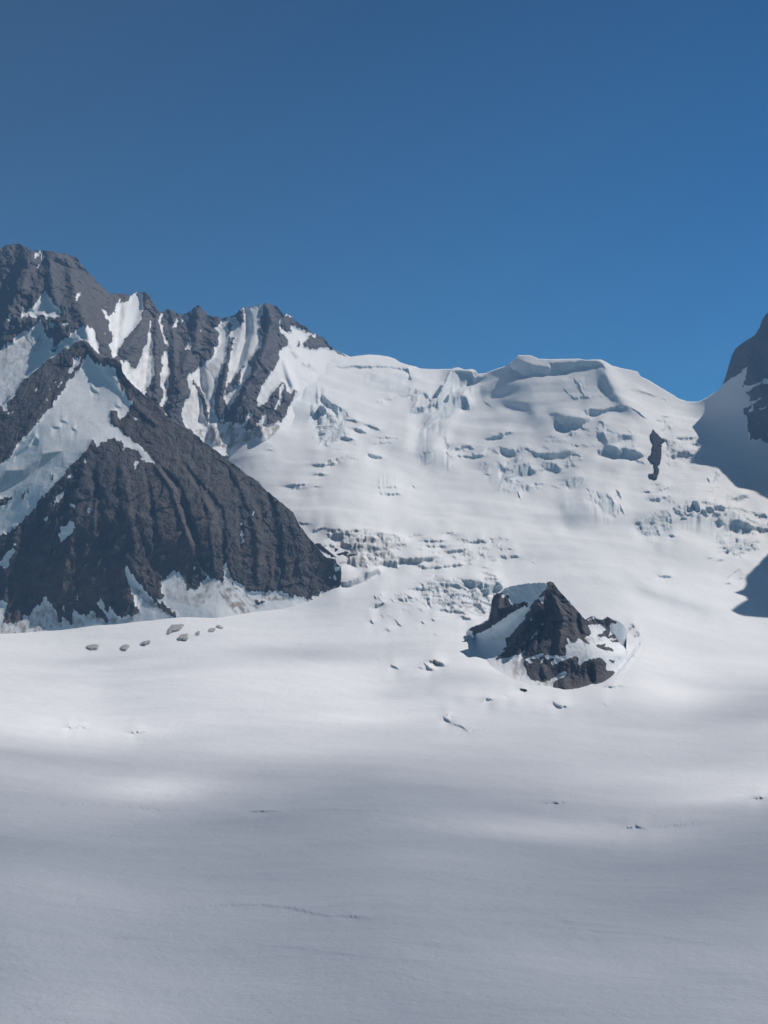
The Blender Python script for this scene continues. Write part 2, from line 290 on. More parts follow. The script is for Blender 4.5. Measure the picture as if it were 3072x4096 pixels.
# ------------------------------------------------------------------ glacier: ice walls, crevasses and bulges
# each line: width of a band in pixels (0 = closed outline), steepness, ice colour, dirt, then the traced points
WALLS = """
2.2 .9 .3 0 E0,215 140,212 300,222 340,232 410,240
3 .9 .3 0 E300,225 370,232 425,240 435,270 428,292
2 .9 .3 0 E390,305 500,305
1.5 .9 .3 0 E160,330 240,318
0 .95 .25 0 E1180,195 1190,235 1250,260 1290,290 1350,275 1400,265 1450,290 1520,270 1600,250 1659,240 1659,175 1560,180 1540,205 1460,215 1380,205 1320,190 1240,150 1200,180
0 .95 .25 0 F0,470 60,470 150,490 240,460 340,465 400,480 430,530 400,520 340,510 280,520 230,510 120,545 0,580
0 1.0 .45 0 E740,240 820,235 900,250 920,300 870,345 800,370 760,400 770,440 860,430 880,500 850,520 790,530 740,560 700,590 620,620 545,668 560,630 640,560 650,530 600,520 580,500 640,480 670,430 700,330
0 .9 .3 0 E900,290 1000,280 950,330 900,330
2 .9 .5 0 E470,395 560,430 590,470 560,500 600,520
0 .9 .5 0 E440,560 480,510 550,510 540,560 480,570
1.2 .9 .3 0 E340,440 470,440
1.5 .9 .3 0 E160,487 250,487
2 .9 .4 0 E250,470 340,440
1.5 .9 .5 0 E830,460 860,500 880,520
1.5 .9 .3 0 E980,470 1050,515
1.5 .9 .4 0 E660,740 700,690 770,640
3 .9 .4 0 E710,760 710,830
3 .9 .3 0 E770,830 900,790
4 .9 .3 0 E990,755 1100,735 1200,690
2 1 .3 0 E730,880 830,870 900,880 1040,855
1.2 .9 .3 0 E930,855 1010,825 1090,805
0 1 .4 0 E1100,810 1150,810 1220,830 1215,860 1150,870 1115,850
0 1 .4 0 E1240,800 1310,810 1400,840 1500,835 1600,815 1659,830 1620,870 1560,880 1490,880 1400,855 1320,825
0 1 .5 0 E1430,900 1480,900 1570,965 1540,990 1480,985 1420,960
0 .9 .6 0 E1210,960 1240,920 1330,900 1330,950 1380,960 1370,990 1290,1015 1200,1020 1150,1060 1120,1100 1095,1165 1110,1100 1150,1020 1190,1000
0 .9 .5 0 E1100,920 1140,920 1140,990 1100,980
1.5 .9 .5 0 E1220,910 1240,880 1290,850
0 .6 .3 0 E1250,1090 1290,1070 1360,1110 1330,1140 1270,1130
1.5 .9 .3 0 E1240,1130 1250,1190
1.6 1 .2 0 E0,605 80,612
2.2 1 .2 0 E125,640 240,662
3 1 .2 0 E5,665 60,668 120,690
2 1 .2 0 E0,740 30,742
1.8 1 .2 0 E190,727 360,724
2 1 .2 0 E155,770 310,766
0 1 .2 0 E135,860 180,855 250,870 230,885 160,885
1.5 1 .2 0 E0,895 50,893
2 .9 .4 0 E530,850 600,850
2.5 .9 .5 0 E550,930 610,905
1.8 1 .2 0 E170,1112 350,1106
2.6 1 .2 0 E210,1155 290,1160 380,1158
1.6 1 .2 0 E455,1100 490,1104
0 1 .55 0 E1530,590 1600,570 1659,580 1659,670 1580,670 1535,650
2 1 .4 0 E1600,720 1659,700
1.2 .9 .1 0 F70,640 130,700 190,745 260,740 330,745 400,745 500,745
1.5 .9 .1 0 F170,590 220,650 230,690 265,735
0 1 .3 0 F240,830 300,815 420,825 560,815 570,825 430,850 350,875 280,875
0 1 .45 0 F60,900 130,880 300,900 290,930 200,970 120,980 70,960
2 1 .3 0 F360,930 410,930
0 .9 .4 0 F130,1030 170,1005 210,1010 160,1035
0 1 .5 0 F360,1060 360,1010 410,1000 430,1050 560,1020 640,1025 620,1060 500,1070 400,1085
0 1 .5 0 F360,1150 400,1105 450,1085 500,1095 560,1160 520,1200 440,1160 370,1185
0 1 .5 0 F520,1100 600,1110 660,1130 715,1165 700,1175 620,1165 550,1130
2 .9 .3 0 F560,1150 620,1200 720,1240
0 .9 .5 0 F0,1140 100,1120 150,1140 140,1190 60,1195 0,1190
1.8 1 .4 0 F0,1185 180,1170 270,1195
0 1 .5 0 F0,1250 50,1260 100,1290 80,1310 0,1300
0 .7 .55 0 F110,1400 150,1350 240,1340 250,1370 200,1430 140,1440
1.5 .9 .4 0 F300,1470 340,1500
2.5 .9 .5 0 F350,1450 380,1490 430,1470 470,1500 520,1560
0 .7 .5 0 F350,1520 440,1490 520,1570 480,1620 400,1600
1.6 .9 .1 0 F590,825 650,850 700,890 750,915
1.8 .9 .1 0 F800,912 880,935 930,930
1.4 .9 .1 0 F840,880 920,888
2 .9 .2 0 F930,1050 1030,1055 1130,1050
1.8 .9 .2 0 F1040,1085 1160,1095
1.5 .9 .1 0 F840,1000 880,985
1.8 .9 .2 .3 F880,1130 960,1080
0 .9 .3 .2 F920,1180 1000,1130 1060,1135 1100,1165 1040,1190 980,1180 940,1200
1.2 .9 .1 0 F1000,1310 1030,1300
2 .9 .3 0 F1200,1340 1210,1390
2.4 1 .3 0 F1250,1380 1280,1320 1270,1290
2 .9 .2 0 F820,1465 850,1430 920,1415
4 .9 .2 0 F750,1520 830,1525 920,1490
1.1 1.1 0 .3 F620,695 720,710 850,745 910,775
3.0 .9 .2 0 L1110,110 1200,125 1300,125 1440,110
0 1 .3 0 L1290,80 1360,70 1380,120 1310,130
1.4 .9 .2 0 L1100,140 1160,150
1.2 .9 .2 0 L860,150 920,145
2.5 .9 .2 0 L810,195 900,190 950,200
0 1 .3 0 L980,225 1060,220 1110,250 1110,275 1040,295 985,280
0 1 .35 0 L870,240 930,240 975,270 970,320 910,320 880,290
0 .9 .4 0 L820,270 860,290 890,340 830,345
0 .9 .3 0 L970,310 1050,320 1060,355 980,360
0 1 .35 0 L1080,350 1140,310 1180,290 1240,330 1280,380 1200,410 1130,400 1090,380
0 1 .2 0 L1110,240 1180,250 1260,240 1230,265 1170,272 1120,262
0 1 .4 0 L960,390 1030,370 1080,400 1120,460 1050,480 980,440
0 1 .5 0 L1110,480 1160,440 1240,415 1320,430 1360,460 1450,500 1520,550 1430,560 1400,590 1280,570 1200,545 1110,535
0 1 .5 0 L1550,500 1659,500 1700,540 1640,565 1580,580 1545,550
0 1 .3 0 L1300,340 1400,390 1450,430 1420,445 1340,400
1.8 1 .2 0 L1380,270 1500,320 1600,350 1700,362
1.8 .9 .3 0 L420,275 520,240 600,210
1.6 1 .3 0 L410,290 470,305 560,325
0 .9 .4 0 L640,250 660,240 690,300 650,305
0 1 .4 0 L700,180 760,170 780,230 800,290 740,300 720,240
0 .9 .4 0 L570,350 620,320 640,350 600,360
2.5 1 .5 0 L400,310 420,370
2 .9 .4 0 L400,460 440,430
1.3 .9 .5 0 L150,322 240,300
1.2 .9 .5 0 L240,368 340,375
1.6 .9 .5 0 L200,450 300,480 400,450
2.5 .9 .6 0 L0,545 200,550 340,530 400,490
2 .9 .5 0 L0,600 150,580 250,575
2 .9 .4 0 L950,640 1100,590 1270,600
1.2 .9 .3 0 L980,655 1140,640
1.6 .9 .3 0 L1150,625 1260,645 1360,640
0 1 .4 0 L1270,650 1310,680 1320,740 1300,790 1240,815 1250,780 1270,730
2.4 1 .3 0 L1000,795 1070,780 1170,790
2.5 1 .3 0 L1070,830 1220,828
1.5 .9 .2 .2 L1200,860 1240,890 1320,850 1380,850
1.0 .9 .2 0 L1180,740 1190,700 1260,675
2 .9 .3 0 L1310,750 1370,710 1450,680 1530,655
0 1 .3 0 L1370,790 1440,760 1440,800 1390,810
2 .9 .3 0 L1450,735 1495,755
1.6 1 .1 0 L885,915 950,905
2 1 .1 0 L1000,945 1105,928
2.6 1.1 .2 0 L240,1130 350,1132 450,1128
1.4 .9 .1 0 L130,690 230,690
0 .9 .3 0 L400,600 430,590 480,620 410,640
1.8 .9 .1 .3 L1215,1060 1300,1040
1 .9 .1 .3 L1140,1140 1170,1100 1215,1060
1.8 .9 .1 .3 L1300,1140 1330,1120
1.5 .9 .1 .3 L1330,1080 1350,1085
2.2 1 .1 .3 L1115,1215 1190,1195
1.4 .9 .2 0 L240,70 300,35 400,5
2 1 0 .4 I0,235 60,205 160,195
2.4 1.1 0 .4 I230,235 400,210
2 1.1 0 .4 I350,245 500,238 690,232
2 1 0 .3 I700,262 900,270 1150,302
0 1 .1 .5 I190,325 230,290 300,260 470,260 560,290 440,300 380,360 330,370 310,345 220,345
0 1 .1 .45 I450,360 560,320 690,310 850,340 950,370 1010,370 1010,390 900,385 760,400 690,380 620,380 530,350
0 1 .1 .5 I375,430 450,390 540,380 640,420 720,400 800,440 870,470 990,480 1000,490 800,500 640,500 530,490 430,470
1.8 1 0 .3 I850,330 1040,340
1.8 1 0 .3 I1030,375 1230,378
1.6 1 0 .3 I1040,405 1270,420
1.8 1 0 .3 I950,440 1100,445 1260,465
1.6 1 0 .3 I920,490 1100,490
0 1 .1 .45 I760,520 900,520 1010,510 1050,530 1000,575 900,600 850,570
0 1 .1 .5 I460,650 550,590 650,560 720,600 720,660 640,710 600,745 540,720 480,690
2 1 0 .6 I360,690 470,655
0 .9 .1 .4 I720,570 800,570 850,600 740,620
0 1 .15 .45 I750,690 900,640 1000,620 1130,640 1140,600 1200,600 1300,640 1350,620 1500,595 1659,570 1659,600 1600,640 1500,650 1350,685 1250,660 1160,680 1110,715 900,700
1.5 .9 0 .3 I900,610 1000,600 1100,585
0 1 .35 .35 I350,940 450,910 600,850 700,780 880,735 905,770 860,810 720,900 560,970 500,985 400,960
0 1 0 .6 I810,1270 830,1235 880,1210 950,1205 920,1235 850,1270
1.4 1 0 .5 I1120,1130 1240,1095
2.4 1 .1 .5 I1250,1135 1330,1145
1.6 1 0 .5 I1130,1160 1180,1180 1220,1220
1.6 1 0 .4 I1220,1165 1280,1190
2 1 0 .5 I1510,1180 1550,1220 1575,1280
1.4 .9 .1 .2 I1350,1010 1500,1003
1.6 .9 .1 .2 I1570,1105 1650,1105
1.4 .9 .1 .2 I1440,1095 1500,1090
1.2 .9 .1 .2 I1550,850 1640,830
1.3 1 0 .2 H455,153 505,153
1.1 1 0 .2 H670,156 790,154
2.6 1 .1 .3 H500,208 590,210 690,210
1.8 1 .1 .3 H540,250 650,250 750,240
2 1 .1 .3 H830,225 870,215 1050,225
1.6 1 .1 .2 H935,203 990,205
1.8 1 .1 .2 H1025,205 1060,205
1.2 1 0 .1 H1060,250 1130,247
1.2 1 0 .1 H1155,278 1200,268
2 1 .1 .2 H1180,322 1240,325
0 1 .1 .3 H680,290 760,270 900,262 830,285 760,300
1.8 1 .1 .4 H820,315 885,308
1.4 1 0 .3 H945,290 970,292
1.2 1 0 .3 H995,295 1010,296
1 1 0 .1 H1330,368 1365,366
1.2 1 0 .2 H1480,425 1500,426
2.2 1 .1 .2 H975,405 1010,398
0 1 .15 .3 H480,405 530,392 600,395 690,385 760,370 910,365 830,380 730,395 660,405 560,412
1.4 1 .1 .3 H950,443 1010,455
0 1 .2 .3 H1010,455 1060,460 1095,480 1060,480
2 1 .2 .3 H980,492 1090,495
0 1 .4 .2 H820,500 900,500 980,510 940,545 870,545
0 1 .2 .3 H640,520 720,520 820,535 850,550 760,550 690,540
0 1 .5 .1 H930,545 1000,530 1060,535 1060,600 1000,600 960,570
0 1 .5 .1 H1060,540 1110,530 1130,560 1080,600 1060,590
0 1 .3 .2 H860,620 930,580 980,590 990,620 900,625
2.2 1 .2 .3 H630,565 720,575 760,570
1.2 1 .1 .1 H480,562 570,560
1.8 1 .1 .3 H590,610 680,615 720,625
1.8 1 .1 .3 H700,665 760,685
0 1 .2 .3 H780,660 900,655 960,680 880,680
0 1 .2 .3 H810,690 950,680 980,700 900,705
2.8 1 .2 .3 H940,685 990,735 1010,745
3 1 .4 .2 H1000,655 1060,650
0 1 .1 .4 H700,735 740,730 760,715 790,730 870,725 800,745 750,748
0 1 .1 .5 H805,770 840,768 900,790 850,797
2.2 1 .1 .3 H150,790 170,820
1.4 1 .1 .3 H290,1130 360,1168
1 1 0 .2 H195,1080 215,1098
2 1 .1 .3 H520,810 550,820
1.2 1 .1 .2 H590,797 630,798
1.4 1 .1 .4 H610,905 640,903
0 1 .1 .6 H575,1100 620,1095 690,1120 700,1140 640,1135 590,1120
0 .9 .2 .4 H530,1110 570,1140 620,1165 600,1180 575,1175
1.4 .9 .1 .3 H500,1150 560,1168
1.5 1 0 .5 H1240,1300 1310,1312
1.6 1 .2 .1 H1130,1352 1195,1345
1.6 1 .2 .1 H970,1405 1010,1385 1050,1380
2.4 1 .3 .2 H680,1493 720,1520 740,1530
1.2 .9 .2 0 H710,1480 760,1500
1.8 .9 .2 0 H740,1535 830,1570 870,1605
1.2 .9 .2 0 H870,1605 905,1580
2.4 1 .3 0 H1490,1410 1540,1445 1615,1445
1.0 .9 .2 0 G400,1660 440,1690
2.2 1 .2 .6 K1472,385 1462,440 1410,520
2 1 .2 .5 K1475,545 1530,535 1535,490
2.4 .8 .3 .1 K1550,580 1470,760 1350,920 1290,1020
2.0 .9 .2 0 K1150,1115 1380,1105
1.6 1 .3 .2 R710,548 805,545
1.4 1 .3 .2 R1585,520 1659,518
2.2 .9 .3 0 R1040,632 1100,625 1150,632
1.2 .9 .2 0 R1150,628 1230,622 1380,610
1.0 .9 .1 .2 Q270,557 400,557
1.3 1 .2 .2 Q570,577 640,572
1.3 1 .4 .2 Q1100,940 1240,937
2.2 .9 .1 .2 B1240,1545 1350,1530 1430,1500
2.4 1 .1 .2 B1130,1572 1270,1568 1370,1550
2.6 1 .1 .2 B1140,1642 1250,1648
1.6 .9 .1 .1 B760,1452 810,1450
3 1 .2 .1 B1600,1485 1659,1505
0 .9 .35 0 B1200,1005 1240,1010 1350,1080 1440,1095 1380,1150 1330,1150 1290,1110 1230,1080 1215,1040
0 .9 .45 0 B1160,1030 1200,1050 1200,1170 1150,1190 1130,1150 1180,1100
3 .9 .4 0 B1170,1215 1280,1160 1310,1160
3.5 1 .4 0 B1430,1120 1370,1180 1320,1250 1260,1320 1200,1410
0 .8 .4 0 B980,880 1030,890 1080,920 1040,960 1000,940
2.2 1 .2 .2 B1400,1190 1540,1205
3 1 .2 .2 B1460,1265 1590,1290
2.2 1 .2 .2 B1590,1240 1659,1250
3 1 .2 .2 B1340,1345 1480,1350
2.2 1 .3 .1 B1300,1390 1380,1360
2 1 .3 .1 B1240,1420 1270,1410
2.2 1 .2 .1 B1320,765 1400,775 1480,760 1600,770 1659,765
1.0 .9 0 .1 D870,182 950,172 1100,165
2.2 .9 0 .1 D890,178 1100,165
1.5 .9 0 .1 D950,200 1090,195
1.4 .9 0 .1 D1135,187 1210,188
2.4 .9 0 .1 D1140,88 1250,92
1.6 .9 .1 .3 D1020,497 1130,503
1.8 .45 .1 0 S360,366 410,358 470,350 560,350 630,358 700,375 800,380
2.2 .6 .2 0 S735,377 800,380
1.4 .35 .1 0 S60,350 200,356 280,366
1.4 .5 .2 0 S1200,390 1250,394
1.6 .3 .1 0 S1100,398 1400,420 1659,455
1.3 .4 .1 0 S40,118 300,124 500,134
1.3 .35 .1 0 S600,134 850,140 1000,160
1.5 .3 .1 0 S500,440 800,475 1000,490
1.2 .3 0 0 S0,80 250,84 400,82
"""
SOFT = """
6 .45 .25 L560,470 700,380 800,330 820,380 940,380 980,450 1100,490 1080,560 1280,600 1100,620 960,640 820,640 700,560 620,540
4 .45 .45 L0,410 100,350 200,320 400,310 400,370 350,440 200,450 100,520 0,560
6 .5 .25 E860,380 1000,375 1300,370 1390,390 1350,430 1100,430 1000,440 870,440
7 .5 .2 E1300,600 1340,540 1400,520 1390,640 1320,700
7 .4 .15 E520,900 560,840 700,840 760,960 640,1000 540,980
8 .35 .2 E60,290 200,280 420,310 420,370 200,380 60,350
8 .45 .35 B900,1100 960,1020 1060,920 1200,900 1280,950 1180,1020 1130,1100 1100,1200 960,1230
7 .4 .3 F60,1540 250,1500 380,1600 300,1712 100,1712
7 .4 .2 F500,700 420,560 380,520 300,560 240,640 330,700
7 .35 .3 B1180,1260 1300,1220 1420,1240 1400,1340 1240,1400 1180,1350
6 .35 .2 G150,180 300,150 420,180 480,260 250,300 100,260
10 .3 .1 E480,700 620,560 700,620 620,760 500,860 420,830
9 .35 .1 E1000,960 1120,870 1120,1060 1050,1100 960,1050
9 .3 .1 E0,1050 300,1000 500,970 400,1060 100,1110 0,1120
"""
GP = [(-200,1100,385),(384,1100,385),(950,1100,385),(0,1024,457),(384,1024,457),(768,1024,457),(0,940,566),(384,940,566),(768,940,566),(-100,850,812),(384,850,806),(850,850,806),
 (0,780,1150),(384,780,1150),(768,780,1160),(0,730,1560),(200,725,1600),(384,735,1520),(560,730,1560),(768,735,1560),(100,690,1980),(384,700,1880),(570,696,1960),(690,700,1950),
 (-150,634,2500),(0,634,2500),(100,628,2520),(178,618,2560),(247,614,2600),(311,603,2680),(338,585,2740),(-150,580,3150),(-150,480,3800),(-150,400,4500),(60,560,3250),(60,480,3800),(60,400,4500),
 (200,540,3250),(200,470,3750),(480,640,2350),(470,600,2650),(400,560,2950),(360,540,3060),(430,560,2960),(545,640,2450),(620,660,2200),(680,620,2650),(768,620,2800),(860,620,2800),
 (768,560,3280),(860,560,3300),(551,575,2870),(480,575,2850),(620,580,2850),(400,525,3260),(480,520,3380),(580,520,3380),(340,485,3480),(245,452,3700),(300,440,3830),(350,440,3850),(420,480,3780),(470,480,3820),
 (420,430,4130),(380,400,4400),(340,352,4700),(345,380,4500),(295,420,3950),(400,368,4850),(450,400,4650),(480,374,4950),(520,357,4790),(600,361,4700),(560,359,4770),(640,376,4740),(690,402,4780),(660,410,4620),(650,430,4350),
 (600,400,4480),(520,392,4600),(560,430,4250),(500,420,4420),(520,460,3980),(600,460,4080),(560,500,3680),(640,500,3740),(610,520,3420),(640,540,3240),(700,520,3480),(700,460,4180),(740,490,3950),(768,510,3780),(860,510,3800),
 (740,440,4360),(768,440,4300),(740,400,4560),(721,388,4700),(768,400,4450),(768,313,4680),(744,341,4690),(900,440,4250),(950,200,4650),(900,330,4500)]
SKY = pts("P-240,395 0,395 200,392 300,376 335,350.5 343,353.5 350,357") .tolist() + \
 pts("E80,130 130,126 200,128 280,140 330,158 370,185 430,202 480,212 520,226 600,231 740,235 770,224 800,220 840,236 900,231 925,242 945,266 1000,262 1060,238 1100,222 1160,205 1180,190 1240,130 1330,130 1360,145 1390,158 1659,158").tolist() + \
 pts("F60,455 180,446 220,447 270,458 330,455 390,455 470,500 560,525 640,540 665,545 676,560 690,585 740,605 790,635 900,700 980,750 1040,770 1100,773 1130,772 1200,740 1300,668 1340,580 1360,500 1380,430 1400,385 1430,345 1490,310 1560,260 1590,212 1605,200 1610,150 1659,98").tolist() + \
 pts("P784,300 800,284 850,238 930,200 1000,190").tolist()
SKY = np.array(SKY)
gd = Depth(GP).grid(-260, 1010, 150, 1120)

M = blank(); ICE_SHADE = blank(); DIRTM = blank(); IDS = np.zeros((RH, RW), np.int32); wall_ids = []
for k, ln in enumerate([l for l in WALLS.strip().split('\n')]):
    a, b, c, d, rest = ln.split(' ', 4); wd, st, ic, di = map(float, (a, b, c, d)); p = pts(rest)
    X = blank()
    if wd == 0:
        fill(X, p); area = float(X.sum())/RS/RS
    else:
        stroke(X, p, wd*1.05); area = float(X.sum())/RS/RS
    X = X > .5
    M[X] = np.maximum(M[X], st*1.5); ICE_SHADE[X] = np.maximum(ICE_SHADE[X], ic); DIRTM[X] = np.maximum(DIRTM[X], di)
    if area > 9:
        wall_ids.append((k, p.mean(0), wd, ic, di)); IDS[X] = len(wall_ids)
def crack_field(poly, n, ang, lens, wds, ice, dirt, seed):
    r = np.random.RandomState(seed); P_ = pts(poly); X = blank(); fill(X, P_); ys, xs = np.nonzero(X); 
    for k in range(n):
        q = r.randint(len(ys)); u, v = xs[q]/RS+RU0, ys[q]/RS+RV0; L = r.uniform(*lens); a = radians(ang+r.normal()*9)
        t = np.linspace(-.5, .5, 6); bend = r.normal()*.12
        c = np.c_[u+t*L*math.cos(a), v+t*L*math.sin(a)*1.0+bend*L*(t*t)+r.normal(size=6)*.25]
        Z = blank() if False else None
        stroke(M, c, r.uniform(*wds), r.uniform(1.1, 1.7)); stroke(ICE_SHADE, c, 2.2, ice*r.uniform(.5, 1)); stroke(DIRTM, c, 2.0, dirt*r.uniform(.4, 1))
for _a in (("I200,215 700,215 1150,290 1250,470 1000,600 1650,580 1659,700 900,740 460,700 330,560 200,480", 75, 3, (4, 15), (.8, 1.7), .1, .5, 1),
           ("H450,140 1200,200 1250,330 900,400 480,410 400,300", 34, 1, (4, 14), (.7, 1.5), .1, .35, 2),
           ("H560,500 1130,490 1120,620 1040,700 1010,760 880,760 700,740 560,640 430,560", 85, 6, (3, 13), (.7, 1.7), .35, .3, 3),
           ("H150,590 560,600 640,760 520,900 260,900 140,760", 18, 35, (3, 8), (.6, 1.3), .1, .3, 4),
           ("L0,400 200,320 410,270 420,480 300,600 0,620", 40, -9, (4, 13), (.8, 1.6), .6, 0, 5),
           ("L400,270 640,190 1000,200 1300,250 1659,330 1659,580 1300,600 1100,420 900,350 600,400", 75, 9, (3, 12), (.8, 1.8), .4, 0, 6),
           ("L1000,620 1550,640 1500,840 1250,890 1000,830", 34, -8, (3, 9), (.7, 1.5), .35, .1, 7),
           ("F860,900 1100,1040 1160,1110 1100,1200 880,1260", 32, 4, (3, 9), (.7, 1.4), .2, .15, 8),
           ("B1150,1150 1450,1150 1659,1250 1600,1500 1200,1430 1100,1350", 26, 2, (4, 12), (.7, 1.6), .3, .1, 9),
           ("B1130,980 1450,1080 1420,1180 1150,1200", 22, 40, (3, 8), (.8, 1.6), .4, 0, 10),
           ("E440,380 900,400 900,560 760,640 460,580", 40, -30, (3, 10), (.8, 1.7), .4, 0, 11),
           ("E500,640 760,640 900,760 720,1000 520,960", 18, -25, (4, 12), (.7, 1.4), .25, 0, 12),
           ("E760,780 1659,790 1659,1130 1100,1130 900,900", 46, 4, (4, 15), (.8, 1.8), .4, 0, 13),
           ("F0,820 640,1000 740,1260 380,1180 0,1300", 44, 8, (4, 14), (.8, 1.8), .4, 0, 14),
           ("F280,1430 560,1450 560,1640 300,1620", 22, 35, (3, 8), (.8, 1.6), .5, 0, 15),
           ("F700,1400 1000,1380 1600,1450 1500,1520 760,1560", 14, -6, (4, 12), (.7, 1.4), .2, 0, 16),
           ("G1250,380 1600,380 1560,560 1250,540", 16, -8, (3, 9), (.7, 1.4), .3, .1, 17)): crack_field(*_a)
def warp_walls():
    global M, ICE_SHADE, DIRTM, IDS
    y0, y1, x0, x1 = window(M, 8); gy, gx = np.meshgrid(np.arange(y0, y1), np.arange(x0, x1), indexing='ij'); u = gx/RS; v = gy/RS
    du = fbm(u*.45, v*.6, 4, 6, .65)*1.5; dv = fbm(u*.5+40, v*.5, 4, 16, .7)*1.5
    xi = np.clip(gx+du*RS, 0, RW-1).astype(int); yi = np.clip(gy+dv*RS, 0, RH-1).astype(int)
    tex = 1+.3*fbm(u*.4, v*.7, 4, 26, .6)
    for A in (M, ICE_SHADE, DIRTM, IDS):
        B = A[yi, xi]
        if A is M: B = B*tex
        if A is DIRTM: B = B*(1+.9*fbm(u*.9, v*.3, 4, 36, .6))
        A[y0:y1, x0:x1] = B
warp_walls()
M = blur(M, .3); ICE_SHADE = blur(ICE_SHADE, .6); DIRTM = blur(DIRTM, .5)
for ln in SOFT.strip().split('\n'):
    a, b, c, rest = ln.split(' ', 3); X = blank(); softfill(X, pts(rest), float(a)*.6, 1)
    M += X*float(b)*2.0*(1-np.clip(M, 0, 1)); ICE_SHADE = np.maximum(ICE_SHADE, X*float(c))  # soft shading zones: besides the slope, a bluish shade goes into the colour
# cumulative step: a wall makes no headway away from the viewer, the ground above it makes up for that
gu, gv = np.meshgrid(np.arange(RU0, RU1+2), np.arange(RV0, RV1+2)); LG = np.log(gd.fast(gu, gv))
Gr = np.clip(-np.gradient(LG, axis=0), 0, .02)[:int(RV1-RV0), :int(RU1-RU0)]
Gr = np.repeat(np.repeat(Gr, 3, 0), 3, 1).astype(np.float32)
cc = np.cumsum((Gr*M)[::-1], axis=0)[::-1]/RS
DEL = cc - blur(cc, 12, (0,))
_k = np.clip(blur((M > .3).astype(np.float32), .5)*1.6, 0, 1)
DEL = blur(DEL, .3)*_k + blur(DEL, 3.5, (1,))*(1-_k)
del cc

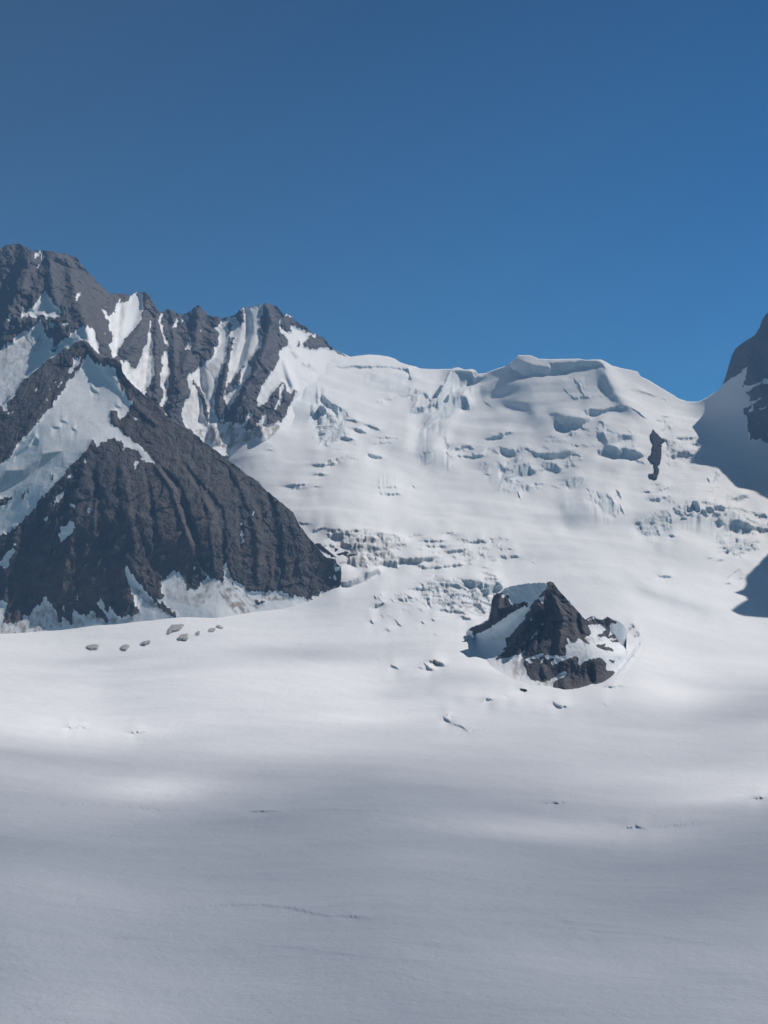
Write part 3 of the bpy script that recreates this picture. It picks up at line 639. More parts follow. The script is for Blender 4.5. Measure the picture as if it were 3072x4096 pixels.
def cols(u0, u1, n): return np.linspace(u0, u1, n)
def glacier():
    us = np.r_[np.linspace(-230, -12, 60), np.arange(-10, 778, .72), np.linspace(782, 990, 70)]
    top = np.interp(us, SKY[:, 0], SKY[:, 1])
    rocky = smooth(718, 726, us)
    top = top + (fbm(us*.35, us*0+3, 4, 3)*1.5)*rocky + fbm(us*.08, us*0, 3, 9)*.5*(1-rocky)
    a = np.linspace(0, 1, 500)[None]**1.0; b = np.linspace(0, 1, 400)[1:][None]
    V = np.concatenate([(top[:, None]*(1-a)+700*a), 700+b*400+0*top[:, None]], 1).T
    U = np.repeat(us[None], V.shape[0], 0)
    Y = gd.fast(U, V)
    dl = bil(DEL, U, V)*smooth(-12, 0, U)*(1-smooth(772, 800, U))*smooth(1035, 1000, V)
    Y = Y*np.exp(-dl) - bil(GREL, U, V)
    # rock of the right-hand mountain
    rk = bil(ROCKR, U, V)
    P = world(U, V, Y)
    rr = ridged(P[..., 0]/70, P[..., 2]/230+P[..., 0]/400, 5, 21)*26 + fbm(P[..., 0]/14, P[..., 2]/22, 4, 12)*6
    P = world(U, V, Y - rr*blur_s(rk))
    X0, Y0 = P[..., 0], P[..., 1]
    # wind-blown undulations of the snow
    h = fbm(X0/420, Y0/300, 4, 30)*6.0*smooth(3600, 2200, Y0) + fbm(X0/150+5, Y0/120, 4, 34)*1.6*smooth(4200, 2200, Y0) + fbm(X0/38, Y0/30, 4, 38)*.4*smooth(2600, 800, Y0)
    steep = smooth(2300, 3300, Y0)
    h = h + steep*(fbm(X0/260, P[..., 2]/160+Y0/300, 3, 44)*9.0 + fbm(X0/75, P[..., 2]/75, 3, 47)*1.8 + fbm(X0/150+3, P[..., 2]/130, 3, 49)*4.5)
    far = np.hypot((X0+120)/330, (Y0-600)/35)
    # shallow wind scoops and sastrugi on the near plain
    sas = ridged(X0/55+Y0/160, Y0/14, 3, 50)*.10*smooth(1500, 500, Y0) + fbm(X0/70+Y0/90, Y0/22, 4, 58)*.35*smooth(1600, 500, Y0)
    crest = ridged(X0/900+.35, (Y0-.16*X0)/230+.2, 2, 52)*1.6*smooth(1600, 900, Y0)
    h = h + sas + crest
    # icefalls: broken ice, blocks tilted and dropped against each other
    ifm = bil(FALL, U, V)
    f1, f2, cv = worley(X0/52+fbm(X0/60, Y0/60, 2, 3)*.6, Y0/40, 5); g1, g2, cw = worley(X0/18, Y0/16, 15)
    h = h + ifm*(cv*5 + cw*1.2 - 5*smooth(.14, .02, f2-f1))
    # keep the sky line where it is
    edge = smooth(0, 14, V - top[None])
    P[..., 2] += h*(1-blur_s(rk))*(.15+.85*edge)
    snow = 1-rk
    dirt = bil(DIRTM, U, V)+ifm*.12; ice = bil(ICE_SHADE, U, V)+ifm*.12
    C4 = np.stack([snow, np.clip(dirt, 0, 1), np.clip(ice, 0, 1), .35+0*snow], -1)
    # the back of the ridge and the near plain under and behind the viewer
    back = []; p0 = P[0]
    for k in range(1, 15):
        t = k/14; q = p0.copy(); q[:, 1] += 1500*t; q[:, 2] -= 1400*t**1.15 - 40*vnoise(p0[:, 0]/120, p0[:, 0]*0+k*.7, 4); back.append(q)
    P = np.concatenate([np.array(back[::-1]), P]); C4 = np.concatenate([np.repeat(C4[:1], 14, 0), C4])
    near = []; q0 = P[-1]
    for k in range(1, 40):
        t = k/39; q = q0.copy(); q[:, 1] = q0[:, 1]*(1-t) - 900*t; q[:, 0] = q0[:, 0]*(1+6*t); q[:, 2] = q0[:, 2] + vnoise(q[:, 0]/120, q[:, 1]/120, 7)*2*t; near.append(q)
    P = np.concatenate([P, np.array(near)]); C4 = np.concatenate([C4, np.repeat(C4[-1:], 39, 0)])
    nr, nc = P.shape[:2]; Nn = vnormals(P)
    Q = quads(nr, nc)
    fr = np.arange(nr-1)[:, None]-14; row = np.clip(fr, 0, V.shape[0]-1)
    Uc = np.repeat(us[None, :-1]+.36, nr-1, 0); Vc = V[row, np.arange(nc-1)[None]]
    inside = (fr >= 0) & (fr < V.shape[0]-1)
    xi = np.clip(((Uc-RU0)*RS).astype(int), 0, RW-1); yi = np.clip(((Vc-RV0)*RS).astype(int), 0, RH-1)
    part = np.where(inside & (Uc > RU0+1) & (Uc < RU1-1), IDS[yi, xi], 0)
    right = (Uc > 700) & (bil(RIGHTM, Uc, Vc) > .5) | (Uc > 800) & (Vc < 520) | (Uc > 745) & (fr < 0)
    dome = (bil(DOMEM, Uc, Vc) > .5) | (fr < 0)
    part = np.where(right, -2, np.where(dome & (part == 0), -1, part))
    return P, Nn, C4, Q, part

ROCKR = blank(); RIGHTM = blank(); FALL = blank(); DOMEM = blank()
for s_ in ("F1290,668 1350,615 1400,590 1500,508 1485,600 1462,640 1500,655 1550,650 1600,620 1640,600 1900,560 1900,-400 1290,-400",
           "F1490,705 1520,690 1560,665 1620,645 1900,630 1900,700 1600,745 1560,772 1520,775 1530,740 1500,722",
           "F1470,832 1540,790 1600,760 1640,720 1659,700 1900,660 1900,800 1659,815 1600,820 1550,842 1545,790 1520,830 1500,880 1480,870",
           "F1500,870 1560,835 1900,800 1900,1070 1650,1078 1600,1050 1520,1052 1500,950", "F1455,650 1480,648 1480,668 1460,670"):
    fill(ROCKR, pts(s_))
fill(RIGHTM, pts("F1130,765 1300,600 1300,-400 1900,-400 1900,1650 1659,1520 1560,1450 1430,1440 1340,1320 1290,1290 1230,1280 1200,1250 1080,1210 1165,1100 1135,1040 1080,1000 1000,930 930,890"))
for s_ in ("L400,280 520,220 640,180 800,150 1000,200 1300,240 1600,330 1700,420 1700,600 1400,600 1100,500 950,380 800,380 600,400 420,480 0,600 0,420 200,320",
           "L1150,640 1550,640 1500,820 1250,880 1150,800", "H560,500 1130,490 1130,600 1040,700 1010,760 900,760 700,700 500,620",
           "H330,600 470,600 460,690 360,680", "B1180,1000 1440,1100 1350,1350 1200,1420 1150,1180", "F870,1080 1110,1120 1110,1200 880,1260", "I200,260 1000,270 1100,480 1000,600 640,700 470,640 300,400"):
    fill(FALL, pts(s_), 1)
FALL = blur(FALL, 1.6)*.5
_w = blur(ROCKR, 0.01) if False else ROCKR
def rag(R, amp=1.2, fr=.4, seed=2, b=.3):
    """ragged outline: the outline wanders with fine noise"""
    y0, y1, x0, x1 = window(R, int((amp*2+b*3+2)*RS))
    gy, gx = np.meshgrid(np.arange(y0, y1), np.arange(x0, x1), indexing='ij'); u = gx/RS; v = gy/RS
    du = fbm(u*fr, v*fr, 4, seed, .65)*amp*2; dv = fbm(u*fr+50, v*fr, 4, seed+5, .65)*amp*2
    xi = np.clip(gx+du*RS, 0, RW-1).astype(int); yi = np.clip(gy+dv*RS, 0, RH-1).astype(int)
    out = blank(); out[y0:y1, x0:x1] = blur(R[yi, xi], b); return out
ROCKR = rag(ROCKR, 1.0, .35)
def blur_s(a): return np.clip(a, 0, 1)
fill(DOMEM, pts("P-100,300 -100,440 230,446 290,452 330,470 400,462 450,472 520,490 560,512 620,522 690,500 760,500 860,500 860,200 -100,200"))
DOMEM = rag(DOMEM, 3, .12, 8)
GREL = blank()
for ln in """13 60 F400,470 440,590 500,690 560,770 640,840 740,920
14 45 E870,380 800,440 720,600 640,760 560,920
12 -50 E560,560 500,700 460,850
8 30 E1240,800 1400,850 1600,830
8 30 F380,1090 480,1080 700,1160
9 -25 E1100,500 1350,560
10 30 E1100,470 1500,440
9 28 E1480,540 1659,540
9 30 F60,870 300,860
10 -30 F300,1290 500,1300
9 35 L700,330 1000,360 1300,410 1600,470
8 26 L0,400 200,330 400,290
16 30 G560,640 900,800 1100,880 1400,930
14 -24 G600,800 900,900 1200,960
14 26 P430,690 520,702 620,694""".split('\n'):
    a_, b_, r_ = ln.split(' ', 2); X = blank(); stroke(X, pts(r_), float(a_)); softfill(GREL, pts(r_)[:0], 1, 1) if False else None
    y0_, y1_, x0_, x1_ = window(X, int(float(a_)*RS)); GREL[y0_:y1_, x0_:x1_] += blur(X[y0_:y1_, x0_:x1_], float(a_)*.33)*float(b_)
_wm = blank(); softfill(_wm, pts("E740,235 1000,262 1000,300 920,345 800,400 790,430 860,440 880,500 850,545 790,540 745,565 700,600 620,640 545,675 700,780 900,720 1100,600 1100,240"), 1.0, 1)
_wf = blank(); softfill(_wf, pts("E700,240 920,250 920,350 880,500 740,580 545,680 600,520 680,420"), 5, 1)
GREL += _wm*np.clip(_wf*1.5, 0, 1)*38
P, Nn, C4, Q, part = glacier()
V3, N3, C3 = P.reshape(-1, 3), Nn.reshape(-1, 3), C4.reshape(-1, 4)
Qf, pf = Q.reshape(-1, 4), part.reshape(-1)
for sgn, e_ in ((-1, 0), (1, -1)):          # the plain goes on to both sides of what the picture shows
    r_ = P[600:-39, e_]; t_ = np.linspace(0, 1, 40)**1.5; ext = np.repeat(r_[:, None], 40, 1).copy(); ext[..., 0] += sgn*2600*t_[None]
    ext[..., 2] += fbm(ext[..., 0]/300, ext[..., 1]/300, 4, 30)*10*smooth(0, .2, t_)[None] + 160*t_[None]**2
    n_ = vnormals(ext)
    if n_[..., 2].mean() < 0: n_ = -n_
    q_ = quads(*ext.shape[:2]).reshape(-1, 4); q_ = q_[:, ::-1] if sgn < 0 else q_
    Qf = np.concatenate([Qf, q_+len(V3)]); pf = np.concatenate([pf, np.zeros(len(q_), int)])
    V3 = np.concatenate([V3, ext.reshape(-1, 3)]); N3 = np.concatenate([N3, n_.reshape(-1, 3)]); c_ = np.zeros((ext.shape[0]*40, 4)); c_[:, 0] = 1; C3 = np.concatenate([C3, c_])
GL = tag(emit('glacier', V3, Qf[pf == 0], N3, C3), 'wide snow-covered glacier plain that rises into crevassed steps below the ridge', 'glacier', kind='structure')
SR = tag(emit('snow_slope', V3, Qf[pf == -1], N3, C3), 'rounded snow and ice ridge with seracs against the blue sky', 'snow slope', kind='structure')
RM = tag(emit('mountainside', V3, Qf[pf == -2], N3, C3), 'shaded snow slope and grey rock face beyond the saddle, cut by the picture edge', 'mountainside')
for i, (k, c, wd, ic, di) in enumerate(wall_ids, 1):
    q = Qf[pf == i]
    if len(q) < 6: continue
    up = bil(DOMEM, np.array([c[0]]), np.array([c[1]]))[0] > .5
    emit('crevasse' if not up else 'ice_cliff', V3, q, N3, C3, SR if up else GL)

# ------------------------------------------------------------------ mountains
def lines(txt, blurpx, R=None, mul=1.0):
    """relief traced as bands: width, metres towards the viewer, points"""
    R = blank() if R is None else R
    for ln in txt.strip().split('\n'):
        a, b, rest = ln.split(' ', 2); b = float(b)*mul; X = blank(); stroke(X, pts(rest), float(a)); q = float(a)*blurpx
        y0, y1, x0, x1 = window(X, int(q*RS*3)+3); R[y0:y1, x0:x1] += blur(X[y0:y1, x0:x1], q)*float(b)
    return R
def patches(txt, amp, fr, seed):
    """snow outlines -> ragged mask and number of each outline; a line that starts with - cuts rock back out"""
    R = blank(); I = np.zeros((RH, RW), np.int32); n = 0; big = []
    for ln in txt.strip().split('\n'):
        neg = ln[0] == '-'; p = pts(ln.lstrip('-')); X = blank(); fill(X, p); X = X > .5
        if neg: R[X] = 0; I[X] = 0
        else:
            n += 1; R[X] = 1; I[X] = n; big.append(X.sum()/RS/RS)
    y0, y1, x0, x1 = window(R, 20)
    gy, gx = np.meshgrid(np.arange(y0, y1), np.arange(x0, x1), indexing='ij'); u = gx/RS; v = gy/RS
    du = fbm(u*fr, v*fr*.6, 4, seed, .7)*amp*2; dv = fbm(u*fr*.8+50, v*fr*.25, 5, seed+5, .75)*amp*5
    xi = np.clip(gx+du*RS, 0, RW-1).astype(int); yi = np.clip(gy+dv*RS, 0, RH-1).astype(int)
    O = blank(); O[y0:y1, x0:x1] = blur(R[yi, xi], .55); I2 = np.zeros_like(I); I2[y0:y1, x0:x1] = I[yi, xi]
    return O, I2, big
def smear(txt, deg, fr, seed):
    """dirty streaks that run down the fall line inside the outlines"""
    R = blank()
    for ln in txt.strip().split('\n'):
        a, d, rest = ln.split(' ', 2); X = blank(); fill(X, pts(rest)); X = rag(X, 1.0, .3, seed, .5)
        gy, gx = np.nonzero(X > .01); u = gx/RS; v = gy/RS; t = radians(float(d)); uu = u*math.cos(t)+v*math.sin(t); vv = -u*math.sin(t)+v*math.cos(t)
        R[gy, gx] = np.maximum(R[gy, gx], X[gy, gx]*float(a)*np.clip(.5+1.3*fbm(uu*fr*.7, vv*.12, 5, seed, .7)+1.3*fbm(uu*.25, vv*.2, 4, seed+9), 0, 1.3))
    return R
def mountain(name, sky, dp, u0, u1, base, extra, snowtxt, relief, smears, labels, seed, du=.72, dv=.72, jag=1.4, ra=(60, 200), amp=22, lean=.25, brown=.35, back=(900, 1100), snowsink=14, ices='', nosnowrel=.15, iceShadeR=None, wallR=None, brownR=None, grooves=1.0, wander=1.15):
    us = np.arange(u0, u1+du/2, du); us[-1] = u1
    R, I, big = patches(snowtxt, wander, .55, seed); 
    if labels.get('inn'): us = np.r_[np.linspace(-230, u0-du, 50), us]
    top = np.interp(us, sky[:, 0], sky[:, 1])
    snt = bil(R, us, top+1.0)
    top = top + fbm(us*.45, us*0+seed, 5, seed, .6)*jag*(1-.85*snt)
    bot = np.interp(us, base[:, 0], base[:, 1])+extra
    nr = int((bot-top).max()/dv)+2; a = np.linspace(0, 1, nr)[:, None]
    V = top[None]*(1-a)+bot[None]*a; U = np.repeat(us[None], nr, 0)
    d = Depth(dp).grid(-240, u1+10, 230, 720, 5); Y = d.fast(U, V)
    if wallR is not None: Y = Y*np.exp(-bil(wallR(d), U, V))
    sn = bil(R, U, V); snb = bil(blur(R, 1.3), U, V)
    P = world(U, V, Y); X0 = P[..., 0]+lean*P[..., 2]; Z0 = P[..., 2]
    wx = fbm(X0/150, Z0/150, 4, seed+3)*60; wz = fbm(X0/110+9, Z0/110, 3, seed+4)*50
    rr = grooves*ridged((X0+wx)/ra[0], (Z0+wz)/ra[1], 6, seed+1, .6)*amp*.75 + grooves*ridged((P[..., 0]-.6*Z0+wx)/(ra[0]*.8), (Z0+wz)/ra[1]*1.4, 5, seed+8, .6)*amp*.45
    a1, a2, av = worley((X0+wx)/(ra[0]*.9), (Z0+wz)/(ra[0]*1.5), seed+9); b1, b2, bv = worley((X0+wx*.4)/(ra[0]*.3), (Z0+wz*.4)/(ra[0]*.5), seed+13)
    rr = rr + (.5-a1)*amp*.9 + av*amp*.35 + (.5-b1)*amp*.4 + bv*amp*.14 + fbm(X0/9, Z0/12, 4, seed+6, .65)*amp*.28
    rr = rr + fbm((X0+wx*1.6)/14, (Z0+wz)/60, 5, seed+17, .7)*min(amp, 10)*.30
    mn = fbm(X0/60, Z0/60, 5, seed+12, .6)*amp*.7
    rel = (rr+mn)*(1-snb*(1-nosnowrel)) - snowsink*snb + fbm(X0/80, Z0/80, 3, seed+2)*5*snb
    if relief is not None: rel = rel + bil(relief, U, V)
    P = world(U, V, Y-rel)
    dirt = bil(smears, U, V) if smears is not None else 0*sn
    ice = bil(iceShadeR, U, V) if iceShadeR is not None else 0*sn
    br = brown + .5*fbm(X0/130, Z0/260, 4, seed+20) + (bil(brownR, U, V) if brownR is not None else 0)
    C4 = np.stack([sn, np.clip(dirt, 0, 1), np.clip(ice, 0, 1), np.clip(br, 0, 1)], -1)
    bk = []; p0 = P[0]
    for k in range(1, 21):
        t = k/20; q = p0.copy(); q[:, 1] += back[0]*t; q[:, 2] -= back[1]*t**1.05 + ridged(p0[:, 0]/90, p0[:, 0]*0+k*.6, 4, seed)*25*min(1, t*6); q[:, 0] += vnoise(p0[:, 0]/60, p0[:, 0]*0+k*.8, 2)*18*t; bk.append(q)
    P = np.concatenate([np.array(bk[::-1]), P]); bC = np.repeat(C4[:1], 20, 0).copy(); C4 = np.concatenate([bC, C4])
    if labels.get('flank'):      # the flank that turns away behind the right-hand end
        fl = []; e = P[:, -1]
        for k in range(1, 14):
            t = k/13; q = e.copy(); q[:, 1] += 500*t; q[:, 0] += 60*t-10*np.sin(t*9); q[:, 2] -= 60*t; fl.append(q)
        P = np.concatenate([P, np.array(fl).transpose(1, 0, 2)], 1); C4 = np.concatenate([C4, np.repeat(C4[:, -1:], 13, 1)], 1)
    n_r, nc = P.shape[:2]; Nn = vnormals(P); Q = quads(n_r, nc)
    fr = np.arange(n_r-1)[:, None]-20; row = np.clip(fr, 0, nr-1)
    uc = np.minimum(np.arange(nc-1), len(us)-1); Uc = np.repeat(us[uc][None], n_r-1, 0); Vc = V[row, uc[None]]
    xi = np.clip(((Uc-RU0)*RS).astype(int), 0, RW-1); yi = np.clip(((Vc-RV0)*RS).astype(int), 0, RH-1)
    ok = (fr >= 0) & (np.arange(nc-1)[None] < len(us)-1) & (Uc > RU0+1)
    part = np.where(ok, I[yi, xi], 0)
    V3, N3, C3, Qf, pf = P.reshape(-1, 3), Nn.reshape(-1, 3), C4.reshape(-1, 4), Q.reshape(-1, 4), part.ravel()
    root = tag(emit(name, V3, Qf[pf == 0], N3, C3), labels['label'], labels['cat'])
    for i, ar in enumerate(big, 1):
        q = Qf[pf == i]
        if len(q) < 8: 
            continue
        o = emit('snowfield' if ar > 350 else 'snow_patch', V3, q, N3, C3, root)
        if i in labels.get('parts', {}): o['label'] = labels['parts'][i]
    return root
def gpts(poly, off=0): return [(u, v, float(gd(u, v))+off) for u, v in poly]

# far wall of rock with snow chutes
SKB = np.array([[-240, 262], [-60, 252]] + pts("A0,85 40,65 90,55 160,55 200,70 230,95 290,110 340,102 370,108 450,115 520,135 540,125 570,145 620,165 645,165 660,200 690,240 740,300 780,330 820,380 860,420 905,470 950,460 1000,462 1050,470 1080,478 1115,455 1150,450 1180,455 1215,460 1245,490 1270,530 1290,575 1320,610 1330,625 1360,605 1400,588 1420,600 1450,620 1510,635 1560,625 1600,590 1650,555").tolist()
  + pts("B235,290 270,330 340,345 385,360 470,340 510,325 550,272 620,262 700,250 745,228 780,235 830,255 865,285 895,320 930,322 975,348 1000,385 1050,410 1100,440 1150,480 1180,500 1230,515 1260,550 1280,590 1330,620 1400,655 1450,688").tolist())
BASEB = np.array([(-240, 445), (0, 445), (100, 440), (181, 434), (196, 438), (205, 442), (228, 448), (240, 447), (262, 444), (276, 438), (285, 428), (292, 414), (297, 402), (310, 388), (330, 372), (352, 361)])
DPB = [(-150, 250, 3950), (0, 247, 3950), (60, 250, 4000), (110, 297, 4150), (145, 293, 4250), (163, 313, 4300), (198, 304, 4350), (225, 317, 4350), (240, 306, 4350), (268, 302, 4400), (300, 330, 4580)] + gpts([(345, 358)], -5) + \
 gpts([(228, 448), (262, 444), (285, 428), (297, 402), (320, 380)], -10) + [(330, 345, 4690), (60, 325, 3560), (0, 370, 3400), (-150, 330, 3600), (-150, 400, 3280), (50, 345, 3500), (0, 400, 3280), (90, 330, 3480), (100, 355, 3420), (45, 300, 3720),
 (115, 360, 3560), (145, 396, 3620), (165, 412, 3650), (200, 437, 3680), (80, 430, 3200), (0, 450, 3050), (150, 340, 3950), (190, 360, 4020), (225, 370, 4000), (255, 350, 4150), (280, 370, 4120)]
SNB = """A345,470 405,465 400,490 435,520 450,555 485,585 515,590 510,620 485,645 500,680 470,665 420,655 390,665 350,645 325,660 290,655 270,665 240,645 190,660 155,660 200,640 225,600 260,575 310,530
A-800,1000 -300,950 0,925 60,890 130,835 165,790 210,775 250,760 330,695 355,690 355,740 385,810 430,830 445,880 430,905 470,900 465,915 400,920 455,955 420,1000 350,1055 300,1105 250,1150 170,1215 150,1250 110,1300 80,1330 60,1370 0,1450 -800,1600
A465,885 500,860 560,830 640,750 665,730 690,740 750,745 770,750 780,780 795,790 790,830 815,860 820,900 815,975 790,960 760,910 740,880 690,845 665,850 650,870 590,900 560,930 530,925 490,960 440,1010 420,1000 455,955 475,915
A835,595 870,610 895,650 925,650 945,620 960,570 985,520 1005,545 1060,530 1085,480 1115,460 1150,445 1185,470 1190,560 1195,600 1170,640 1170,680 1120,750 1090,780 1040,830 1010,880 985,900 975,950 955,1005 935,985 915,930 900,880 925,850 935,810 905,760 905,700 870,650
A1245,680 1255,700 1240,770 1255,830 1265,880 1260,950 1275,1000 1290,1020 1275,1130 1260,1180 1225,1240 1200,1305 1170,1280 1120,1230 1080,1200 1030,1160 1015,1120 1010,1070 970,1010 1010,1030 1040,1020 1060,990 1080,1040 1075,1070 1120,1080 1150,1030 1180,970 1190,900 1215,870 1230,810 1230,740
A1330,640 1365,630 1330,680 1335,720 1355,740 1350,780 1370,830 1395,870 1400,905 1380,910 1365,880 1350,830 1330,780 1320,720 1315,660
A1370,940 1390,960 1395,1010 1400,1080 1415,1100 1390,1150 1400,1230 1375,1290 1395,1330 1370,1380 1335,1420 1320,1390 1330,1350 1355,1320 1350,1270 1325,1200 1330,1120 1355,1060 1330,1000
A1275,1420 1330,1440 1390,1480 1400,1500 1350,1490 1310,1470
A1475,655 1480,690 1460,750 1420,755 1450,710
A1510,650 1560,630 1560,710 1545,670 1520,680 1510,720
A1580,820 1590,900 1560,930 1525,970 1550,890
A285,170 295,120 340,105 370,105 350,125 375,150 355,180 330,135
A630,460 680,445 650,475 640,530 625,490
A190,550 210,600 200,640 175,660 185,600
A105,600 75,700 60,690 85,620
A215,530 245,490 255,495 230,525
A120,450 115,500 105,495
A50,380 75,410 65,425
A10,340 30,320 20,350
A120,90 130,65 140,70 128,92
A585,710 610,670 605,700
A400,700 450,710 430,750 400,745
A510,700 560,700 570,720 520,730
A320,220 330,225 320,265 305,260
A575,205 590,225 585,240
A860,560 885,590 870,600
A860,780 880,800 870,810
A85,740 110,720 130,750 95,755
A40,205 60,200 45,220
B310,410 345,460 365,480 355,550 350,600 315,595 320,680 240,710 210,680 225,740 175,800 120,810 95,790 110,870 105,930 130,990 85,1050 60,1110 60,1190 75,1270 140,1290 250,1280 280,1240 345,1230 350,1190 325,1130 325,1040 345,930 370,840 395,760 430,700 425,600 440,560 440,490 450,430 480,345 420,365 400,360 375,390 360,440
B480,348 515,342 555,268 650,255 740,225 722,262 733,310 700,375 720,400 690,470 725,520 715,575 660,650 610,710 590,745 520,790 480,870 430,920 405,1010 430,1000 465,900 480,930 530,900 545,830 540,790 600,740 620,740 635,790 600,880 590,900 600,830 570,900 560,920 530,980 500,1040 460,1080 450,1120 430,1125 430,1080 400,1020 410,960 425,890 440,800 440,740 470,620 480,560 520,500 460,530 440,520 470,440
-B505,340 560,285 572,370 540,400 520,370
-B440,400 470,395 470,480 440,520
-B130,870 150,870 220,960 260,1080 280,1200 270,1240 250,1180 220,1050 180,950
B865,360 900,355 880,395 890,445 930,500 925,455 965,470 950,420 1020,430 1100,460 1130,490 1100,540 1065,560 1080,600 1130,620 1200,605 1260,600 1330,610 1450,670 1550,700 1550,1400 1000,1350 800,1230 870,1220 920,1170 940,1100 1000,1000 1005,950 960,970 930,960 920,920 910,880 880,900 840,950 790,1000 760,1060 720,1080 700,1105 670,1100 690,1050 670,1030 700,970 720,930 770,850 780,820 830,750 865,690 860,620 920,590 940,560 900,500 870,460 860,420
-B1065,560 1130,500 1170,530 1200,500 1250,520 1280,590 1260,600 1200,605 1130,620 1080,600
-B1020,540 1030,540 1030,605 1015,600
B1130,478 1180,500 1165,530 1130,500
B905,325 950,318 975,345 960,358 930,345
B555,1240 600,1160 650,1120 640,1160 600,1220 585,1280
B670,1240 700,1190 760,1150 770,1200 740,1240
B345,1230 420,1120 410,1200
B150,1290 260,1270 280,1240 420,1215 540,1240 590,1300 640,1280 700,1240 790,1235 870,1240 1000,1330 900,1500 100,1500
B820,1110 880,1000 895,1010 860,1080 835,1120
B860,950 910,890 900,940 870,1000
B200,460 235,425 210,470
B60,520 75,560 65,560
B100,620 120,520 140,580 75,660"""
SMB = """1.0 22 B150,1290 260,1270 280,1240 420,1215 540,1260 590,1300 640,1280 700,1240 790,1235 870,1240 830,1350 720,1385 640,1370 560,1410 440,1430 330,1410 240,1370
1.0 22 B240,1270 400,1230 330,1380 260,1360
.32 -15 B95,790 240,700 330,690 430,700 350,1230 140,1290 60,1190
.45 -40 B920,590 960,590 1170,800 1160,812 1100,780 1000,700
.3 -35 B870,440 930,520 1000,640 930,600
.2 20 B870,650 850,760 700,1080 760,1060 860,900
.3 12 A1080,970 1180,900 1260,800 1290,1020 1200,1300 1050,1150
.4 -5 A1340,950 1410,1100 1390,1350 1330,1400
.2 -10 B560,290 740,240 720,540 600,740 460,900 480,620
.4 20 A470,690 0,930 0,1100 430,880
.18 25 A970,520 1060,540 1020,700 980,900 950,990 910,700"""
RELB = lines("""9 70 B770,240 800,400 760,600 640,850 520,1100 480,1240
7 40 B900,700 1000,960 780,1180 620,1280
5 30 B440,700 400,900 360,1100 380,1230
6 -45 B600,300 610,450 520,760 420,1000
8 -45 B200,720 220,950 200,1250
10 60 B200,250 190,450 60,800 20,1150
9 55 A1230,480 1150,800 1010,990
5 35 A1300,620 1300,900 1290,1300
5 30 A1430,640 1450,1000 1430,1450
9 55 B330,1230 340,1400
9 55 B720,1240 730,1370
7 -40 A1000,560 970,800 950,1000
6 -35 A1230,850 1210,1100 1190,1290
14 60 A250,120 120,500 0,800
9 45 A560,150 620,450 760,900
8 30 A400,120 430,350 480,600""", .28)
IB = blank(); fill(IB, pts("A1005,880 1090,780 1170,680 1190,560 1150,450 1090,560 1060,680 1010,800"), .25); fill(IB, pts("A470,900 560,830 660,840 590,900 440,1010"), .45); IB = blur(IB, 1)  # second patch paints the hump's bluish shade on snow with the ice colour
mountain('rock_mountain', SKB, DPB, -56, 350, BASEB, 9, SNB, RELB, smear(SMB, 0, .9, 31), dict(label='jagged dark rock ridge with steep snow chutes behind the big front buttress, topped by the highest peak', cat='mountain', inn=True,
  parts={}), 11, jag=1.5, ra=(70, 300), amp=26, iceShadeR=IB)

# front buttress
SKF = np.array([[-240, 430], [-60, 412]] + pts("A0,1400 30,1385 80,1330 110,1300 150,1250 170,1215 250,1150 300,1105 350,1055 420,1000 440,1010 490,960 530,925 560,930 590,900 650,870 665,850 690,845 740,880 760,910 790,960 815,980 850,1000 900,990 955,1010 1000,1040 1020,1120 1060,1180 1110,1230 1160,1270 1200,1308 1270,1360 1330,1425 1400,1500 1500,1560 1600,1620 1659,1655").tolist()
  + pts("B60,1265 140,1310 220,1370 280,1410 350,1460 430,1530 520,1590 590,1650").tolist() + pts("D460,0 520,50 590,95 680,150 730,210 830,290 900,350 980,410 1000,460 1040,530 1100,610 1180,700 1240,780 1300,798 1335,806 1340,840 1376,862").tolist())
BASEF = np.array([(-240, 637), (0, 634), (27, 634), (48, 631), (52, 627.5), (67, 630), (82, 627.5), (118, 622.7), (133, 625), (157, 622.7), (178, 617.5), (217, 618), (247, 614), (265, 612), (279, 611), (295, 608), (311, 603.5), (332, 594), (336.5, 587), (341, 576)])
DPF = gpts([(-150, 634), (0, 633), (50, 629), (118, 623), (178, 617), (217, 617), (247, 613), (279, 610), (311, 602), (336, 585)], -6) + [(-150, 420, 2960), (0, 405, 2990), (54, 352, 3170), (80, 341, 3220), (95, 380, 3110), (115, 360, 3140), (145, 396, 3040), (200, 437, 2950), (238, 470, 2890), (270, 497, 2850), (295, 518, 2810), (317, 547, 2775), (338, 562, 2750),
 (0, 480, 2800), (-150, 480, 2800), (95, 440, 2865), (60, 520, 2680), (120, 480, 2770), (140, 500, 2735), (200, 530, 2705), (285, 545, 2745), (120, 575, 2618), (0, 578, 2606), (-150, 560, 2660), (190, 575, 2650), (265, 580, 2680), (190, 480, 2820)]
